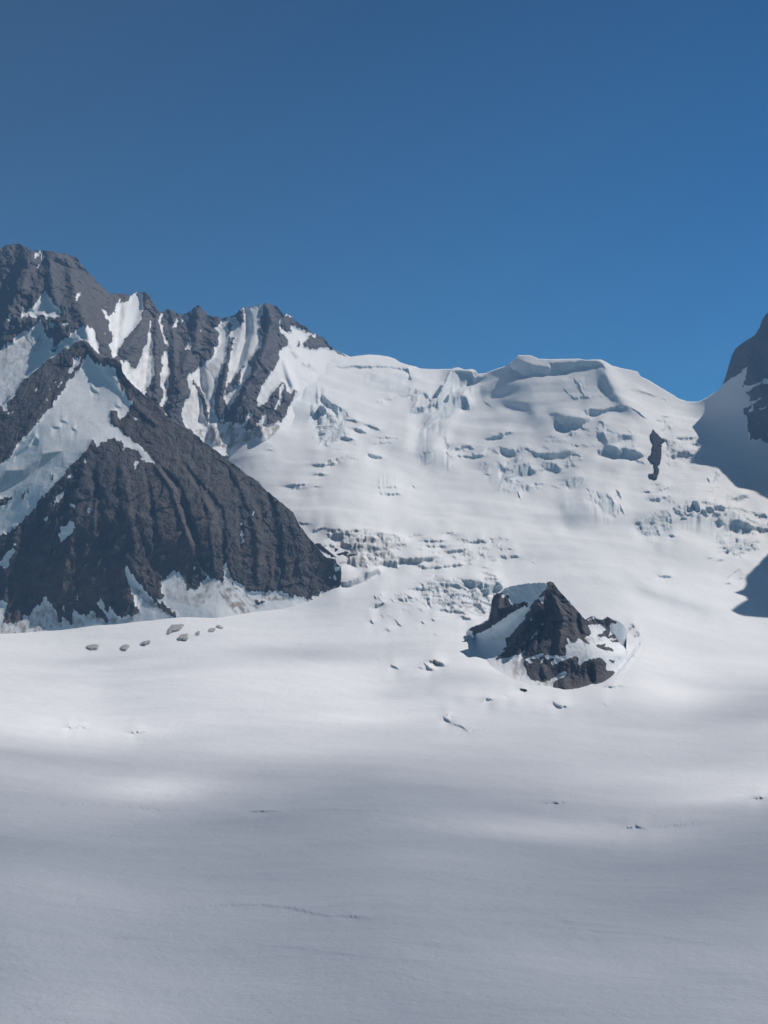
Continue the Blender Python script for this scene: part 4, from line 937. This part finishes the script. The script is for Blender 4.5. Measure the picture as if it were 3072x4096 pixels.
SNF = """A715,980 745,1000 790,1045 860,1065 935,1075 960,1100 975,1170 995,1230 1030,1260 1060,1330 1100,1360 1085,1400 1050,1460 1010,1490 995,1525 975,1490 970,1430 930,1420 910,1480 915,1540 1000,1600 1060,1650 1170,1736 1250,1816 1290,1866 1270,1886 1240,1866 1220,1871 1170,1836 1165,1796 1120,1761 1050,1736 1010,1766 1030,1726 1010,1686 960,1676 920,1661 860,1686 800,1731 790,1696 765,1681 720,1746 680,1796 600,1876 530,1946 440,2046 380,2136 330,2176 260,2266 200,2336 190,2356 120,2406 50,2461 0,2466 -500,2700 -500,2000 0,1870 30,1850 80,1825 120,1745 200,1665 215,1650 300,1540 400,1420 470,1340 520,1270 560,1190 620,1140 650,1100 700,1010
-C-500,700 0,605 60,600 110,598 60,650 0,685 -500,740
-C150,640 170,600 210,570 250,535 245,550 200,590 170,630
-C420,440 435,410 455,405 430,440
-C110,565 140,555 120,572
A0,1330 50,1300 90,1290 130,1275 120,1320 60,1370 50,1440 110,1450 110,1465 60,1460 20,1420 0,1390
A600,1000 640,1000 670,980 660,1040 610,1090 570,1130 560,1110 600,1060
A385,1350 370,1330 395,1335 400,1350
A360,1320 470,1180 465,1195 420,1260
A470,1240 530,1170 510,1210 475,1260
A220,1370 255,1320 245,1350
A290,1270 295,1240 305,1240 300,1270
A270,1440 325,1365 300,1410
A1100,1520 1130,1500 1150,1495 1130,1525
C690,290 700,255 720,260 710,300
C550,440 580,400 605,410 595,445
C440,610 500,560 540,510 520,590 470,640 450,675 430,665 460,620
C565,650 590,635 620,670 590,685
C720,710 740,690 750,720 740,745
C370,790 385,755 400,760 390,800
C480,930 500,880 500,825 550,835 590,790 610,780 615,850 580,910 540,940 520,965
C-200,1200 0,1130 60,1050 120,1020 120,1050 80,1100 70,1170 0,1170
C105,990 160,965 165,980 110,1000
C430,1045 480,1020 495,1030 460,1045
C1100,320 1140,295 1145,320 1120,360
C1600,1185 1630,1175 1615,1215
C775,1000 800,985 800,1000
C640,435 655,430 660,445
C110,870 140,865 130,895
C630,1420 645,1410 640,1475
D640,430 660,400 665,410 650,435
D530,500 560,510 540,525
D545,570 570,590 575,660 540,690 550,640
D880,790 900,780 890,800
D230,880 260,900 255,920
D1255,835 1275,850 1265,860
D1280,840 1340,855 1320,865
D1280,930 1300,940 1290,955
D1310,930 1340,935 1330,970 1310,960
D1310,890 1380,865 1370,885 1320,900
C-300,1560 0,1430 30,1450 60,1490 40,1570 20,1640 60,1650 190,1610 200,1570 220,1590 260,1570 280,1530 320,1500 345,1470 360,1430 375,1435 430,1500 460,1550 500,1580 520,1590 600,1590 610,1540 650,1580 700,1580 760,1540 780,1560 800,1600 890,1640 870,1580 800,1480 835,1425 860,1480 890,1550 910,1515 940,1520 960,1570 1000,1590 1100,1580 1160,1550 1130,1500 1090,1400 1060,1300 1035,1210 1045,1150 1080,1210 1120,1270 1200,1370 1270,1440 1360,1440 1330,1370 1340,1310 1370,1260 1440,1205 1500,1230 1530,1320 1550,1370 1620,1360 1702,1271 1722,1251 1782,1281 1852,1301 1857,1191 1867,1131 1892,1211 1932,1281 2012,1331 2072,1381 2152,1386 2232,1381 2282,1371 2352,1391 2402,1421 2542,1436 2592,1431 2672,1376 2732,1391 2792,1400 2850,1500 2792,1900 -300,1900
-C1280,1440 1360,1490 1430,1540 1475,1580 1420,1585 1350,1550 1300,1490
-C455,1500 500,1560 520,1640 490,1640 465,1560
-C850,1590 880,1560 895,1635 860,1610
-C540,1590 600,1590 600,1640 560,1630
-C790,1490 830,1540 890,1630 870,1635 810,1560
-D620,1130 700,1145 760,1150 740,1178 660,1160
-D1085,1150 1110,1140 1180,1155 1120,1170
-D440,950 540,1070 640,1140 600,1120 500,1040
C515,1510 535,1510 530,1550
C550,1500 560,1560 555,1560
C190,1570 220,1560 210,1600"""
SMF = """.75 10 C0,1720 20,1640 60,1650 190,1610 260,1570 330,1500 400,1560 430,1680 300,1720 120,1735
.6 -10 C345,1470 430,1500 480,1600 600,1590 720,1600 690,1690 540,1700 430,1650
.7 -12 C700,1590 790,1500 890,1640 940,1570 1000,1600 970,1640 880,1665 760,1640
.7 -35 C1060,1300 1200,1400 1290,1480 1450,1590 1300,1560 1150,1450
.5 -10 C980,1600 1100,1560 1160,1550 1150,1650 1060,1660
.35 -5 C1340,1310 1440,1205 1530,1320 1560,1430 1430,1470 1350,1400
.5 -20 C1420,1420 1560,1380 1660,1440 1659,1520 1500,1480
.6 15 D200,1080 270,960 330,980 300,1100 230,1190 120,1120
.9 -40 D330,980 420,1000 560,1130 620,1240 530,1275 440,1180 360,1080
.8 -40 D405,880 440,900 520,1050 700,1170 690,1220 560,1140 440,1030
.8 0 D680,1080 830,1060 950,1120 940,1140 760,1140
.5 -10 D1140,1120 1280,1080 1260,1100 1150,1130"""
RELF = lines("""7 -38 D0,250 100,480 180,740 270,930
8 -34 D60,0 230,230 370,400 400,650 400,850
6 40 C1270,320 1430,520 1540,850 1640,1100 1680,1260
7 -34 C1320,330 1480,520 1590,850 1690,1100
6 28 D200,180 290,400 310,650 330,900
6 -30 D530,350 540,550 540,720
9 34 D480,60 660,420 700,700 680,1000
9 -34 D760,230 830,500 850,760 820,1000
10 30 D960,430 1050,700 1060,1000
8 30 A690,860 900,1120 1060,1330 1300,1560
10 -30 C760,350 820,700 900,1100 960,1500
12 35 C760,140 640,600 560,1000 500,1450
10 30 C1000,260 1050,700 1130,1050
12 -30 C350,640 260,1000 200,1500
10 30 C150,820 60,1200 40,1500
6 -22 C1200,350 1260,700 1300,1100
4 14 A660,900 500,1150 250,1500""", .16, mul=.2)
BRF = blank()
for q_ in ("C1290,330 1400,450 1480,600 1560,850 1620,1100 1400,1100 1280,700", "D200,200 330,500 330,900 180,700", "D600,450 760,500 780,900 560,900", "C700,1100 1500,1250 1500,1450 400,1500 300,1200", "D0,600 160,800 200,1000 0,950"): fill(BRF, pts(q_), .38)
BRF = blur(BRF, 6)
IF_ = blank(); fill(IF_, pts("C130,230 200,120 290,0 420,0 300,180 110,290 60,300"), .4); IF_ = blur(IF_, 2)
DFr = blank(); fill(DFr, pts("C-200,520 0,420 50,375 130,375 200,370 320,280 350,240 400,230 520,215 420,270 380,310 250,420 180,465 100,500 0,550 -200,650"), .55); DFr = blur(DFr, .6)
WF = blank()
for q_ in ("C-200,520 0,420 50,375 130,375 200,370 320,280 350,240 400,230 520,215 420,270 380,310 250,420 180,465 100,500 0,550 -200,650", "C130,240 240,160 290,90 320,120 240,190 110,270"): fill(WF, pts(q_), 1.1)
for q_ in ("M800,280 890,290", "M690,360 800,365", "M950,380 1010,400", "A750,1240 780,1270 820,1290", "A950,1395 1000,1410"): stroke(WF, pts(q_), 1.8, 1.0)
WF = blur(WF, .4)
def wallF(d):
    gu, gv = np.meshgrid(np.arange(RU0, 400), np.arange(300, 660)); L = np.log(d.fast(gu*1.0, gv*1.0)); G = np.clip(-np.gradient(L, axis=0), 0, .02)
    out = blank(); h, w_ = G.shape; y0 = int((300-RV0)*RS)
    g3 = np.repeat(np.repeat(G, 3, 0), 3, 1); c = np.cumsum((g3*WF[y0:y0+h*3, :w_*3])[::-1], axis=0)[::-1]/RS
    out[y0:y0+h*3, :w_*3] = c; return out-blur(out, 7, (0,))
sF = smear(SMF, 0, .8, 41); gy_ = DFr > .05
sF = np.maximum(sF, DFr*(.75+.5*fbm(np.indices(DFr.shape)[1]/RS*.8, np.indices(DFr.shape)[0]/RS*.15, 3, 50)))
mountain('rock_mountain', SKF, DPF, -56, 341, BASEF, 7, SNF, RELF, sF, dict(label='big dark triangular rock buttress in front, with a broad snowfield on its crest and dirty snow fans at its foot', cat='mountain', inn=True, flank=True,
  parts={1: 'broad white snowfield lying over the crest of the buttress, with a grey ice cliff at its lower edge'}), 27, jag=1.1, ra=(55, 330), amp=9, lean=-.1, grooves=.12, iceShadeR=IF_, wallR=wallF, brownR=BRF, snowsink=3)

# rock island in the glacier
SKN = np.concatenate([pts("J380,1090 405,1055 470,1015 560,985 610,955 670,925 690,850 705,780 720,660 750,600 800,572 850,555 900,500 1000,470 1100,455 1300,432 1440,436 1460,425 1490,412 1520,415 1560,462 1600,520 1659,590"), pts("K690,60 720,90 800,190 870,270 910,320 960,340 1010,318 1080,325 1150,340 1180,318 1240,350 1310,372 1370,420 1402,470")])
BASEN = np.concatenate([pts("J380,1095 440,1130 480,1160"), pts("H860,960 900,1080 1000,1200 1100,1290 1200,1335 1300,1345 1420,1340 1500,1335 1560,1345 1640,1352"), pts("K850,1150 950,1128 1150,1122 1250,1060 1330,985 1370,880 1390,760 1400,600 1402,490")])
DPN = gpts([(u, v) for u, v in BASEN[::2]], 5) + [(551, 581, 2230), (520, 588, 2270), (500, 592, 2290), (575, 606, 2190), (590, 622, 2170), (610, 622, 2190), (634, 625, 2210), (470, 630, 2330), (492, 610, 2270), (530, 630, 2180), (560, 640, 2110), (600, 650, 2080), (520, 650, 2140), (620, 655, 2090), (560, 660, 2060)]
DPN += [(u, v, float(gd(u, v))-12) for u, v in ((620, 660), (612, 674), (598, 684), (570, 688), (545, 686), (520, 681), (500, 674), (480, 655), (470, 642))]
DPN = [(u, v, y if v > 600 or u > 560 else y) for u, v, y in DPN]
SNN = """P455,560 700,560 700,720 455,720
-J735,600 760,590 800,575 860,560 870,570 845,625 870,635 940,600 955,605 940,650 970,715 1000,720 1080,700 1160,675 1175,690 1160,720 1080,780 970,840 900,890 800,960 700,1030 600,1080 480,1130 460,1100 475,1080 410,1055 470,1020 600,970 680,920 700,820 720,680
-J1455,425 1500,405 1530,420 1600,500 1700,620 1700,1400 1400,1400 1150,1340 1180,1240 1250,1170 1330,1100 1330,1080 1210,1170 1140,1330 820,1327 900,1290 940,1300 900,1200 905,1170 980,1120 1100,1000 1175,910 1165,850 1220,800 1340,720 1350,610 1400,550 1440,510
-J1165,760 1160,720 1200,690 1200,740 1190,770
-J1215,770 1270,700 1340,635 1350,660 1290,700 1240,770
-J640,770 690,730 700,770 660,790
-K330,240 480,60 560,-20 620,0 690,70 800,190 900,300 960,350 1010,480 990,530 920,560 860,560 830,600 790,610 760,580 735,560 750,620 710,620 670,620 700,660 690,710 630,720 600,690 570,700 510,690 500,720 400,740 310,780 260,800 250,740 330,640 420,480 400,490 320,580 240,730 170,740 60,780 0,800 -60,780 60,700 80,680 60,600 80,550 120,530 200,430 290,330 280,290 330,250
-K270,800 400,780 480,760 520,790 600,780 600,800 560,830 570,860 640,830 700,800 780,780 830,755 870,780 860,830 880,850 940,820 1000,790 1070,785 1070,765 1140,790 1180,840 1165,920 1200,920 1250,910 1290,960 1300,1010 1250,1070 1150,1110 1000,1115 860,1150 780,1185 700,1130 620,1140 580,1090 600,1040 740,960 735,930 700,935 600,990 540,1030 480,1040 390,1035 340,1010 300,960 290,900 260,860 255,800
K330,355 345,345 350,365 335,368
K380,352 410,350 405,358
K460,400 475,390 470,430 458,420
K435,105 490,100 480,190 460,190 440,150
K175,625 190,605 195,620 180,632
K140,665 165,648 155,665
K440,820 480,790 470,830 450,835
K270,800 310,775 400,740 470,725 490,740 440,765 380,790 330,795 360,820 350,835 320,840 300,800
K735,1045 770,1048 750,1053
-K955,335 1000,300 1060,310 1070,330 1010,330 960,350
-K965,360 1060,345 1150,350 1200,320 1180,300 1240,350 1210,420 1220,480 1190,540 1080,545 1085,520 1130,500 1170,470 1160,440 1060,410 960,400
K1030,410 1060,400 1150,420 1140,440 1070,445
K960,410 1000,420 1060,450 1110,470 1060,490 1000,480 980,440
-K1230,370 1280,365 1310,400 1280,400 1240,395
-K1270,455 1330,465 1355,485 1300,475
-K1250,520 1350,520 1380,550 1330,600 1260,605 1200,590 1280,580 1330,560 1180,560 1170,545
-K1045,640 1090,630 1130,620 1190,630 1140,640 1180,660 1250,670 1255,690 1220,700 1170,700 1080,660
-K1180,795 1230,800 1280,820 1230,830
-K1270,880 1305,860 1290,880
-K880,560 930,560 980,600 980,630 940,610"""  # left spur cut also paints its cast shadow on the snow as rock
SMN = """.6 -5 K500,1040 590,1000 640,1130 560,1160 420,1130 400,1040
.5 10 K120,820 250,800 280,900 230,1050 150,1000
.5 -20 K860,560 1110,560 1180,590 1080,600 980,630
.55 -10 K1200,360 1310,372 1380,500 1330,600 1180,560 1200,440
.5 0 K1430,400 1540,470 1530,560 1400,600 1350,540
.3 0 K600,1130 700,1120 790,1190 640,1170"""
RELN = lines("""7 22 J1490,420 1250,900 950,1250
5 -16 K420,480 280,680 220,830
6 16 K600,100 700,350 640,700
5 -12 K530,200 480,450 400,700
8 14 K700,1000 720,1130
6 -14 K1000,830 1010,1100
6 16 K480,860 500,1000
7 24 J830,600 780,900 560,1070
9 -14 J1180,780 1000,960 700,1200
5 -10 K850,200 850,400 900,540""", .25)
mountain('rock_island', SKN, DPN, pts("J380,0")[0, 0], pts("K1402,0")[0, 0], BASEN, 1.2, SNN, RELN, smear(SMN, 0, .9, 61), dict(label='pointed dark rock island breaking through the glacier, ringed by snow', cat='rock island', flank=True, parts={1: 'grey snow apron banked against the rock island'}), 43, du=.5, dv=.5, jag=.5, ra=(22, 90), amp=5, lean=.2, back=(160, 300), snowsink=2, brown=.3, nosnowrel=.3, wander=.45)

# ------------------------------------------------------------------ the side of the valley beyond the picture: its crest stands where the edge of its shadow comes from
def crest_from_shadow(edge, ts):
    out = []
    for (u, v), t in zip(edge, ts):
        p = world(np.array(u), np.array(v), gd(u, v)); out.append(p + SUN*t)
    return np.array(out)
def ridge_mesh(name, K, label, cat, seed, slopes=(.2, .75), depth=1500):
    d = np.r_[0, np.cumsum(np.linalg.norm(np.diff(K, axis=0), axis=1))]; n = int(d[-1]/12)+2; t = np.linspace(0, d[-1], n)
    L = np.stack([np.interp(t, d, K[:, i]) for i in range(3)], 1)
    L[:, 2] += fbm(t/60, t*0, 5, seed)*12; rows = []
    for s_, w_ in ((-1, slopes[0]), (1, slopes[1])):
        side = []
        for k in range(1, 31):
            f = (k/30)**1.2; q = L.copy(); q[:, 2] -= depth*f; q[:, 0] += s_*w_*depth*f + ridged(t/80, t*0+k*.35, 4, seed+4)*25*min(1, f*8)
            side.append(q)
        rows.append(side)
    G = np.array(rows[0][::-1] + [L] + rows[1]); Nn = vnormals(G)
    if Nn[..., 2].mean() < 0: Nn = -Nn
    Cc = np.zeros(G.shape[:2]+(4,)); Cc[..., 3] = .4; Cc[..., 0] = np.clip(.3+fbm(G[..., 1]/80, G[..., 2]/80, 4, seed)*.9, 0, 1)
    return tag(emit(name, G.reshape(-1, 3), quads(*G.shape[:2]).reshape(-1, 4), Nn.reshape(-1, 3), Cc.reshape(-1, 4)), label, cat)
UP = [pts(x)[0] for x in ("F1250,720", "F930,890", "F1000,930", "F1080,1000", "F1135,1040", "F1165,1100", "F1110,1160", "F1080,1210", "F1200,1250", "F1290,1290", "F1340,1320", "F1430,1440", "F1560,1450", "F1659,1520")]
K1 = crest_from_shadow(UP[3:], [1000, 960, 960, 1040, 1100, 1060, 1020, 980, 960, 960, 960])
K1 = np.concatenate([K1, K1[-1:]+np.array([[260, -300, -60], [700, -650, 100]])])
ridge_mesh('rock_mountain', K1, 'rock mountain just past the frame whose shadow falls on the saddle', 'mountain', 71)
LO = [pts(x)[0] for x in ("G1740,430", "G1659,510", "G1560,610", "G1500,660", "G1495,700", "G1480,760", "G1390,800", "G1440,815", "G1470,830", "G1490,860", "G1370,945", "G1450,970", "G1659,995", "G1900,1010")]
K2 = crest_from_shadow(LO, [800, 800, 800, 820, 840, 860, 900, 900, 900, 900, 960, 940, 900, 880])
K2 = np.concatenate([[K2[0]+np.array([400, 200, -500])], K2, [K2[-1]+np.array([500, -200, -500])]])
ridge_mesh('rock_mountain', K2, 'rock spur just past the frame whose shadow cuts across the glacier edge', 'mountain', 77, depth=1000)

# ------------------------------------------------------------------ rocks and ice blocks that stand on the glacier
def surf(u, v): return gd.fast(u, v)*np.exp(-bil(DEL, u, v)) - bil(GREL, u, v)
def block(name, outline, thick, label, cat, group, ice=False, seed=0, dirt=0.0, flat=False):
    p = pts(outline); X = blank(); fill(X, p); T = rag(X, .35, .9, seed, .28)
    u0, v0 = p.min(0)-1.6; u1, v1 = p.max(0)+1.6
    gx, gy = np.meshgrid(np.arange(u0, u1, .36), np.arange(v0, v1, .36)); t = bil(T, gx, gy); d = smooth(.25, .6, t)
    S = surf(gx, gy); sc = S.mean()/F
    rg = thick*.35 if flat else thick if ice else max(thick, 7)
    n = fbm(gx*.9+seed, gy*.7, 4, seed % 30)*rg*.9 + ridged(gx*.6, gy*.25+seed, 4, seed % 20)*rg*.8
    if ice:
        base = surf(np.array([p[:, 0].mean()]), np.array([p[:, 1].max()]))[0]; fr = base + (S-base)*.12 - 2 - n*.6
        fr = np.minimum(fr, S-1.5)
    elif flat: fr = S - .4 - (thick*.18*bil(blur(X, .9), gx, gy)) - n*.5
    else: fr = S - 2 - thick*np.sqrt(np.clip(bil(blur(X, .9), gx, gy), 0, 1)) - n
    Yv = (S+5)*(1-d) + fr*d
    A = world(gx, gy, Yv); B = world(gx, gy, Yv+8+thick)
    nr, nc = gx.shape; q = quads(nr, nc); keep = (t[:-1, :-1]+t[1:, 1:]+t[1:, :-1]+t[:-1, 1:]) > .1
    q = q[keep]; q = np.concatenate([q, q[:, ::-1]+gx.size])
    V = np.concatenate([A.reshape(-1, 3), B.reshape(-1, 3)]); c = np.array([A[..., 0][d > .5].mean(), A[..., 1][d > .5].mean(), A[..., 2][d > .5].min()]) if (d > .5).any() else V.mean(0)
    Cc = np.zeros((len(V), 4)); Cc[:, 0] = 1.0 if ice else 0.0; Cc[:, 1] = dirt; Cc[:, 2] = .35 if ice else 0; Cc[:, 3] = .4
    Nn = np.concatenate([vnormals(A).reshape(-1, 3), -vnormals(A).reshape(-1, 3)])
    o = emit(name, V-c, q, Nn, Cc, material=MT if ice else MG if flat else MR); o.location = c; return tag(o, label, cat, group)
OUT = [("F560,640 575,628 592,650 582,665 612,690 622,727 600,727 585,715 570,700 575,680 553,680", 6, "small jagged rock poking out high on the snow dome"),
 ("F780,968 797,1000 818,1020 854,1070 852,1088 830,1090 848,1112 820,1100 808,1105 842,1130 840,1180 832,1240 810,1260 822,1300 803,1362 758,1347 752,1328 790,1330 800,1290 790,1240 753,1217 753,1190 775,1190 780,1130 790,1100 768,1060 766,1020 780,990", 6, "long narrow dark rock rib standing upright in the snow below the dome"),
 ("F636,815 652,826 643,833", 4, "tiny rock beside the snow crest, right below the jagged one"), ("F858,1048 872,1066 862,1077", 4, "tiny rock just beyond the long upright rib"),
 ("D700,1188 780,1203 872,1223 740,1232", 8, "flat wide rock band at the foot of the buttress, nearer its dirty snow fans"), ("D900,1217 930,1178 980,1168 1038,1190 1000,1207 940,1222", 9, "humped dark rock at the foot of the buttress, next to the flat band"),
 ("C1388,1725 1395,1700 1430,1663 1522,1658 1482,1697 1420,1707 1402,1725", 7, "curved rock hump, largest of the debris on the snow before the buttress"), ("C1472,1768 1508,1743 1548,1737 1548,1773", 6, "blocky dark rock on the snow just below the curved hump"),
 ("C713,1840 760,1823 813,1830 802,1852 740,1855", 5, "oval flat rock lying alone on the plain, farthest to the left"), ("C998,1847 1030,1828 1068,1830 1042,1860 1010,1862", 5, "tilted oval rock on the plain beside the lone flat one"),
 ("C1163,1812 1200,1797 1245,1792 1205,1814", 4, "thin sliver of rock between the tilted oval and the blocky rock"), ("D268,1398 290,1383 335,1380 326,1403 280,1405", 5, "small rock on a snow hump in front of the dirty fans"),
 ("D168,1424 200,1398 205,1410 188,1424", 4, "pebble-sized dark rock beside the small snow hump"), ("D340,1357 362,1352 402,1380 370,1374", 4, "slanting rock sliver topping the small snow hump"), ("D828,1173 853,1177 846,1197 830,1192", 4, "speck of rock above the gap between two rock bands"),
 ("D1085,1148 1110,1138 1182,1154 1120,1172", 6, "small wedge of rock under the right end of the buttress"),
 ("H762,1083 793,1083 793,1107 765,1102", 5, "small dark boulder, lower of two beside the rock island"), ("H778,1040 808,1041 800,1052", 4, "small flat boulder, upper of two beside the rock island"),
 ("H788,967 850,938 888,926 850,952", 5, "thin dark rock blade on the snow beside the rock island apron"), ("H913,930 940,920 968,935 962,960 940,1000 925,965", 4, "dark mushroom-shaped rock on the shaded snow apron"),
 ("I285,478 345,488 310,503", 4, "small rock above the grey ice walls beside the buttress end"), ("I40,420 90,420 150,460 220,520 260,550 310,585 330,605 250,585 190,535 120,482", 6, "dark rock edge running down to the buttress end"),
 ("I318,545 400,530 450,530 500,553 570,567 520,578 440,575 400,560 330,572", 6, "dark rock strip between the buttress end and the grey ice walls"), ("K200,1113 282,1122 322,1142 250,1137", 4, "rubble streak on the snow at the foot of the rock island")]
for i, (o_, t_, l_) in enumerate(OUT): block('boulder' if t_ < 5.5 else 'rock_outcrop', o_, t_, l_, 'boulder' if t_ < 5.5 else 'rock outcrop', 'rocks poking out of the glacier snow', seed=100+i*3, flat=o_[0] in 'CD')
SER = [("L700,165 760,158 792,230 802,290 740,307 715,240", "tall split ice tower at the top of the right-hand icefall"), ("L868,240 930,233 978,270 974,324 910,324 878,290", "square-faced ice block in the middle of the right-hand icefall"),
 ("L973,225 1060,213 1118,250 1112,282 1040,302 983,287", "wide ice block at the upper edge of the right-hand icefall"), ("L818,265 860,278 898,352 833,352", "leaning ice fin between the split tower and the square block"),
 ("L638,245 662,236 697,305 643,312", "narrow ice fin left of the split tower in the icefall"), ("L558,360 590,373 628,380 622,417 558,412", "low rounded ice lump under the narrow fin"), ("L963,300 1050,316 1068,362 978,364", "small ice block under the wide block of the icefall"),
 ("B1203,1078 1240,1083 1262,1130 1210,1162 1188,1110", "white ice block in the broken hollow under the peak slope"), ("E636,410 668,350 690,345 652,430 640,452", "bright upright ice blade in the gash below the col"), ("E712,432 737,413 727,460 703,484", "small bright ice blade deeper in the gash below the col"),
 ("J578,520 690,500 702,570 640,602 588,582", "blue-grey ice block at the edge of the rock island's icefall"), ("J758,480 850,458 872,500 830,552 768,562", "rounded ice block next to the rock island's shaded cap")]
for i, (o_, l_) in enumerate(SER): block('ice_block', o_, 5, l_, 'ice block', 'ice blocks of the icefalls', ice=True, seed=200+i*5, dirt=.15 if 'island' in l_ else 0)

# ------------------------------------------------------------------ unseen clouds, density shaped to shade the near snow and also the dome
def shade_cloud_sheet():
    zc = 3300.0; zg = -110.0; k = (zc-zg)/SUN[2]; n = 150
    gx, gy = np.meshgrid(np.linspace(-900, 1250, n), np.linspace(-900, 5000, 3*n))
    gz = np.interp(gy, [0, 1500, 2000, 2600, 3300, 3700, 4300, 4800, 5000], [-120, -110, -85, 20, 230, 400, 660, 900, 950])
    P = np.stack([gx, gy, gz], -1); Pv = P.copy(); Pv[..., 1] = np.maximum(gy, 150)
    u, v = project(Pv)
    a = np.interp(v, [560, 640, 690, 715, 735, 760, 800, 850, 900, 1024, 1400], [0, 0, .02, .07, .20, .42, .60, .68, .69, .64, .6])
    def g(cu, cv, su, sv, amt): return amt*np.exp(-((u-cu)/su)**2-((v-cv)/sv)**2)
    a = a - g(60, 733, 150, 12, .24) - g(165, 777, 50, 8, .34) - g(240, 752, 110, 7, .12) - g(360, 724, 80, 4, .16) - g(770, 785, 90, 15, .38) - g(690, 768, 100, 8, .14) - g(545, 816, 90, 9, .2)
    a = a - g(690, 698, 60, 7, .16) - g(230, 700, 120, 8, .1) - g(120, 890, 190, 16, .07) - g(430, 850, 90, 14, .06) - g(560, 960, 200, 12, .05) - g(40, 1010, 120, 18, .08) - g(720, 925, 90, 9, .05)
    a = a + g(300, 667, 80, 9, .34) + g(100, 668, 90, 5, .14) + g(30, 687, 50, 4, .12) + g(200, 682, 80, 5, .12) + g(440, 700, 60, 9, .18) + g(768, 705, 70, 28, .34) + g(640, 722, 150, 9, .14) + g(20, 757, 60, 6, .14) + g(380, 786, 110, 9, .08) + g(660, 730, 70, 6, .1)
    a = a + g(560, 655, 0.1, .1, 0) + g(700, 640, 80, 16, .12) + g(300, 805, 90, 9, .05) + g(40, 840, 80, 18, .06) + fbm(gx/260, gy/200, 5, 80)*.09 + fbm(gx/90, gy/110, 4, 84)*.05
    a = a + g(560, 440, 62, 42, .24) + g(404, 468, 55, 15, .16) + g(600, 520, 60, 18, .22) + g(430, 420, 40, 26, .12) + g(650, 560, 60, 10, .13) + g(380, 400, 30, 12, .08) + g(700, 512, 50, 10, .14) + g(525, 392, 40, 9, .1) - g(470, 470, 30, 20, .05)  # extra cloud density added to darken the dome
    a = np.clip(a, 0, .8)*smooth(5000, 4850, gy)*smooth(-900, -800, gx)*smooth(1250, 1180, gx)
    th = 22*np.sqrt(a)
    top = P + SUN*k; bot = top.copy(); top[..., 2] += th + fbm(gx/150, gy/150, 5, 90)*8*a; bot[..., 2] -= th*.6 + fbm(gx/150, gy/150, 5, 93)*8*a
    half = 1-np.sqrt(1-a)                      # two skins, each lets part of the light through
    m, t, b = mat('shade_cloud'); at = N(t, 'ShaderNodeVertexColor', layer_name='cover')
    tr = N(t, 'ShaderNodeBsdfTransparent'); df = N(t, 'ShaderNodeBsdfDiffuse', i_Color=(.9, .9, .9, 1)); mx = N(t, 'ShaderNodeMixShader')
    t.links.new(at.outputs[1] if False else nt_sep(t, at.outputs[0])[0], mx.inputs[0]); t.links.new(tr.outputs[0], mx.inputs[1]); t.links.new(df.outputs[0], mx.inputs[2])
    t.links.new(mx.outputs[0], t.nodes['Material Output'].inputs[0])
    G = np.concatenate([top.reshape(-1, 3), bot.reshape(-1, 3)]); q = quads(*gx.shape).reshape(-1, 4); q = np.concatenate([q, q[:, ::-1]+gx.size])
    Cc = np.repeat(np.tile(half.reshape(-1), 2)[:, None], 4, 1)
    tag(emit('clouds', G, q, None, Cc, material=m), 'thin unseen clouds over the glacier and dome, shaped to dim the snow', 'cloud', kind='stuff')
shade_cloud_sheet()

# ------------------------------------------------------------------ air
def haze():
    m = bpy.data.materials.new('thin_mountain_air'); m.use_nodes = True; t = m.node_tree; t.nodes.remove(t.nodes['Principled BSDF'])
    v = N(t, 'ShaderNodeVolumePrincipled'); v.inputs['Color'].default_value = (.30, .56, 1, 1); v.inputs['Absorption Color'].default_value = (.10, .10, .10, 1); v.inputs['Density'].default_value = HAZE; v.inputs['Anisotropy'].default_value = 0.0
    t.links.new(v.outputs[0], t.nodes['Material Output'].inputs['Volume'])
    lo, hi = np.array([-6500, -1200, -3000]), np.array([7000, 9000, 1750])
    V = np.array([[(lo, hi)[i][0], (lo, hi)[j][1], (lo, hi)[k][2]] for i in (0, 1) for j in (0, 1) for k in (0, 1)], float)
    Qd = np.array([[0, 1, 3, 2], [4, 6, 7, 5], [0, 4, 5, 1], [2, 3, 7, 6], [0, 2, 6, 4], [1, 5, 7, 3]])
    o = emit('haze', V, Qd, None, None, material=m); tag(o, 'thin blue air between the viewer and the far rock walls', 'haze', kind='stuff'); o.data.shade_flat()
HAZE = 1.0e-4
haze()
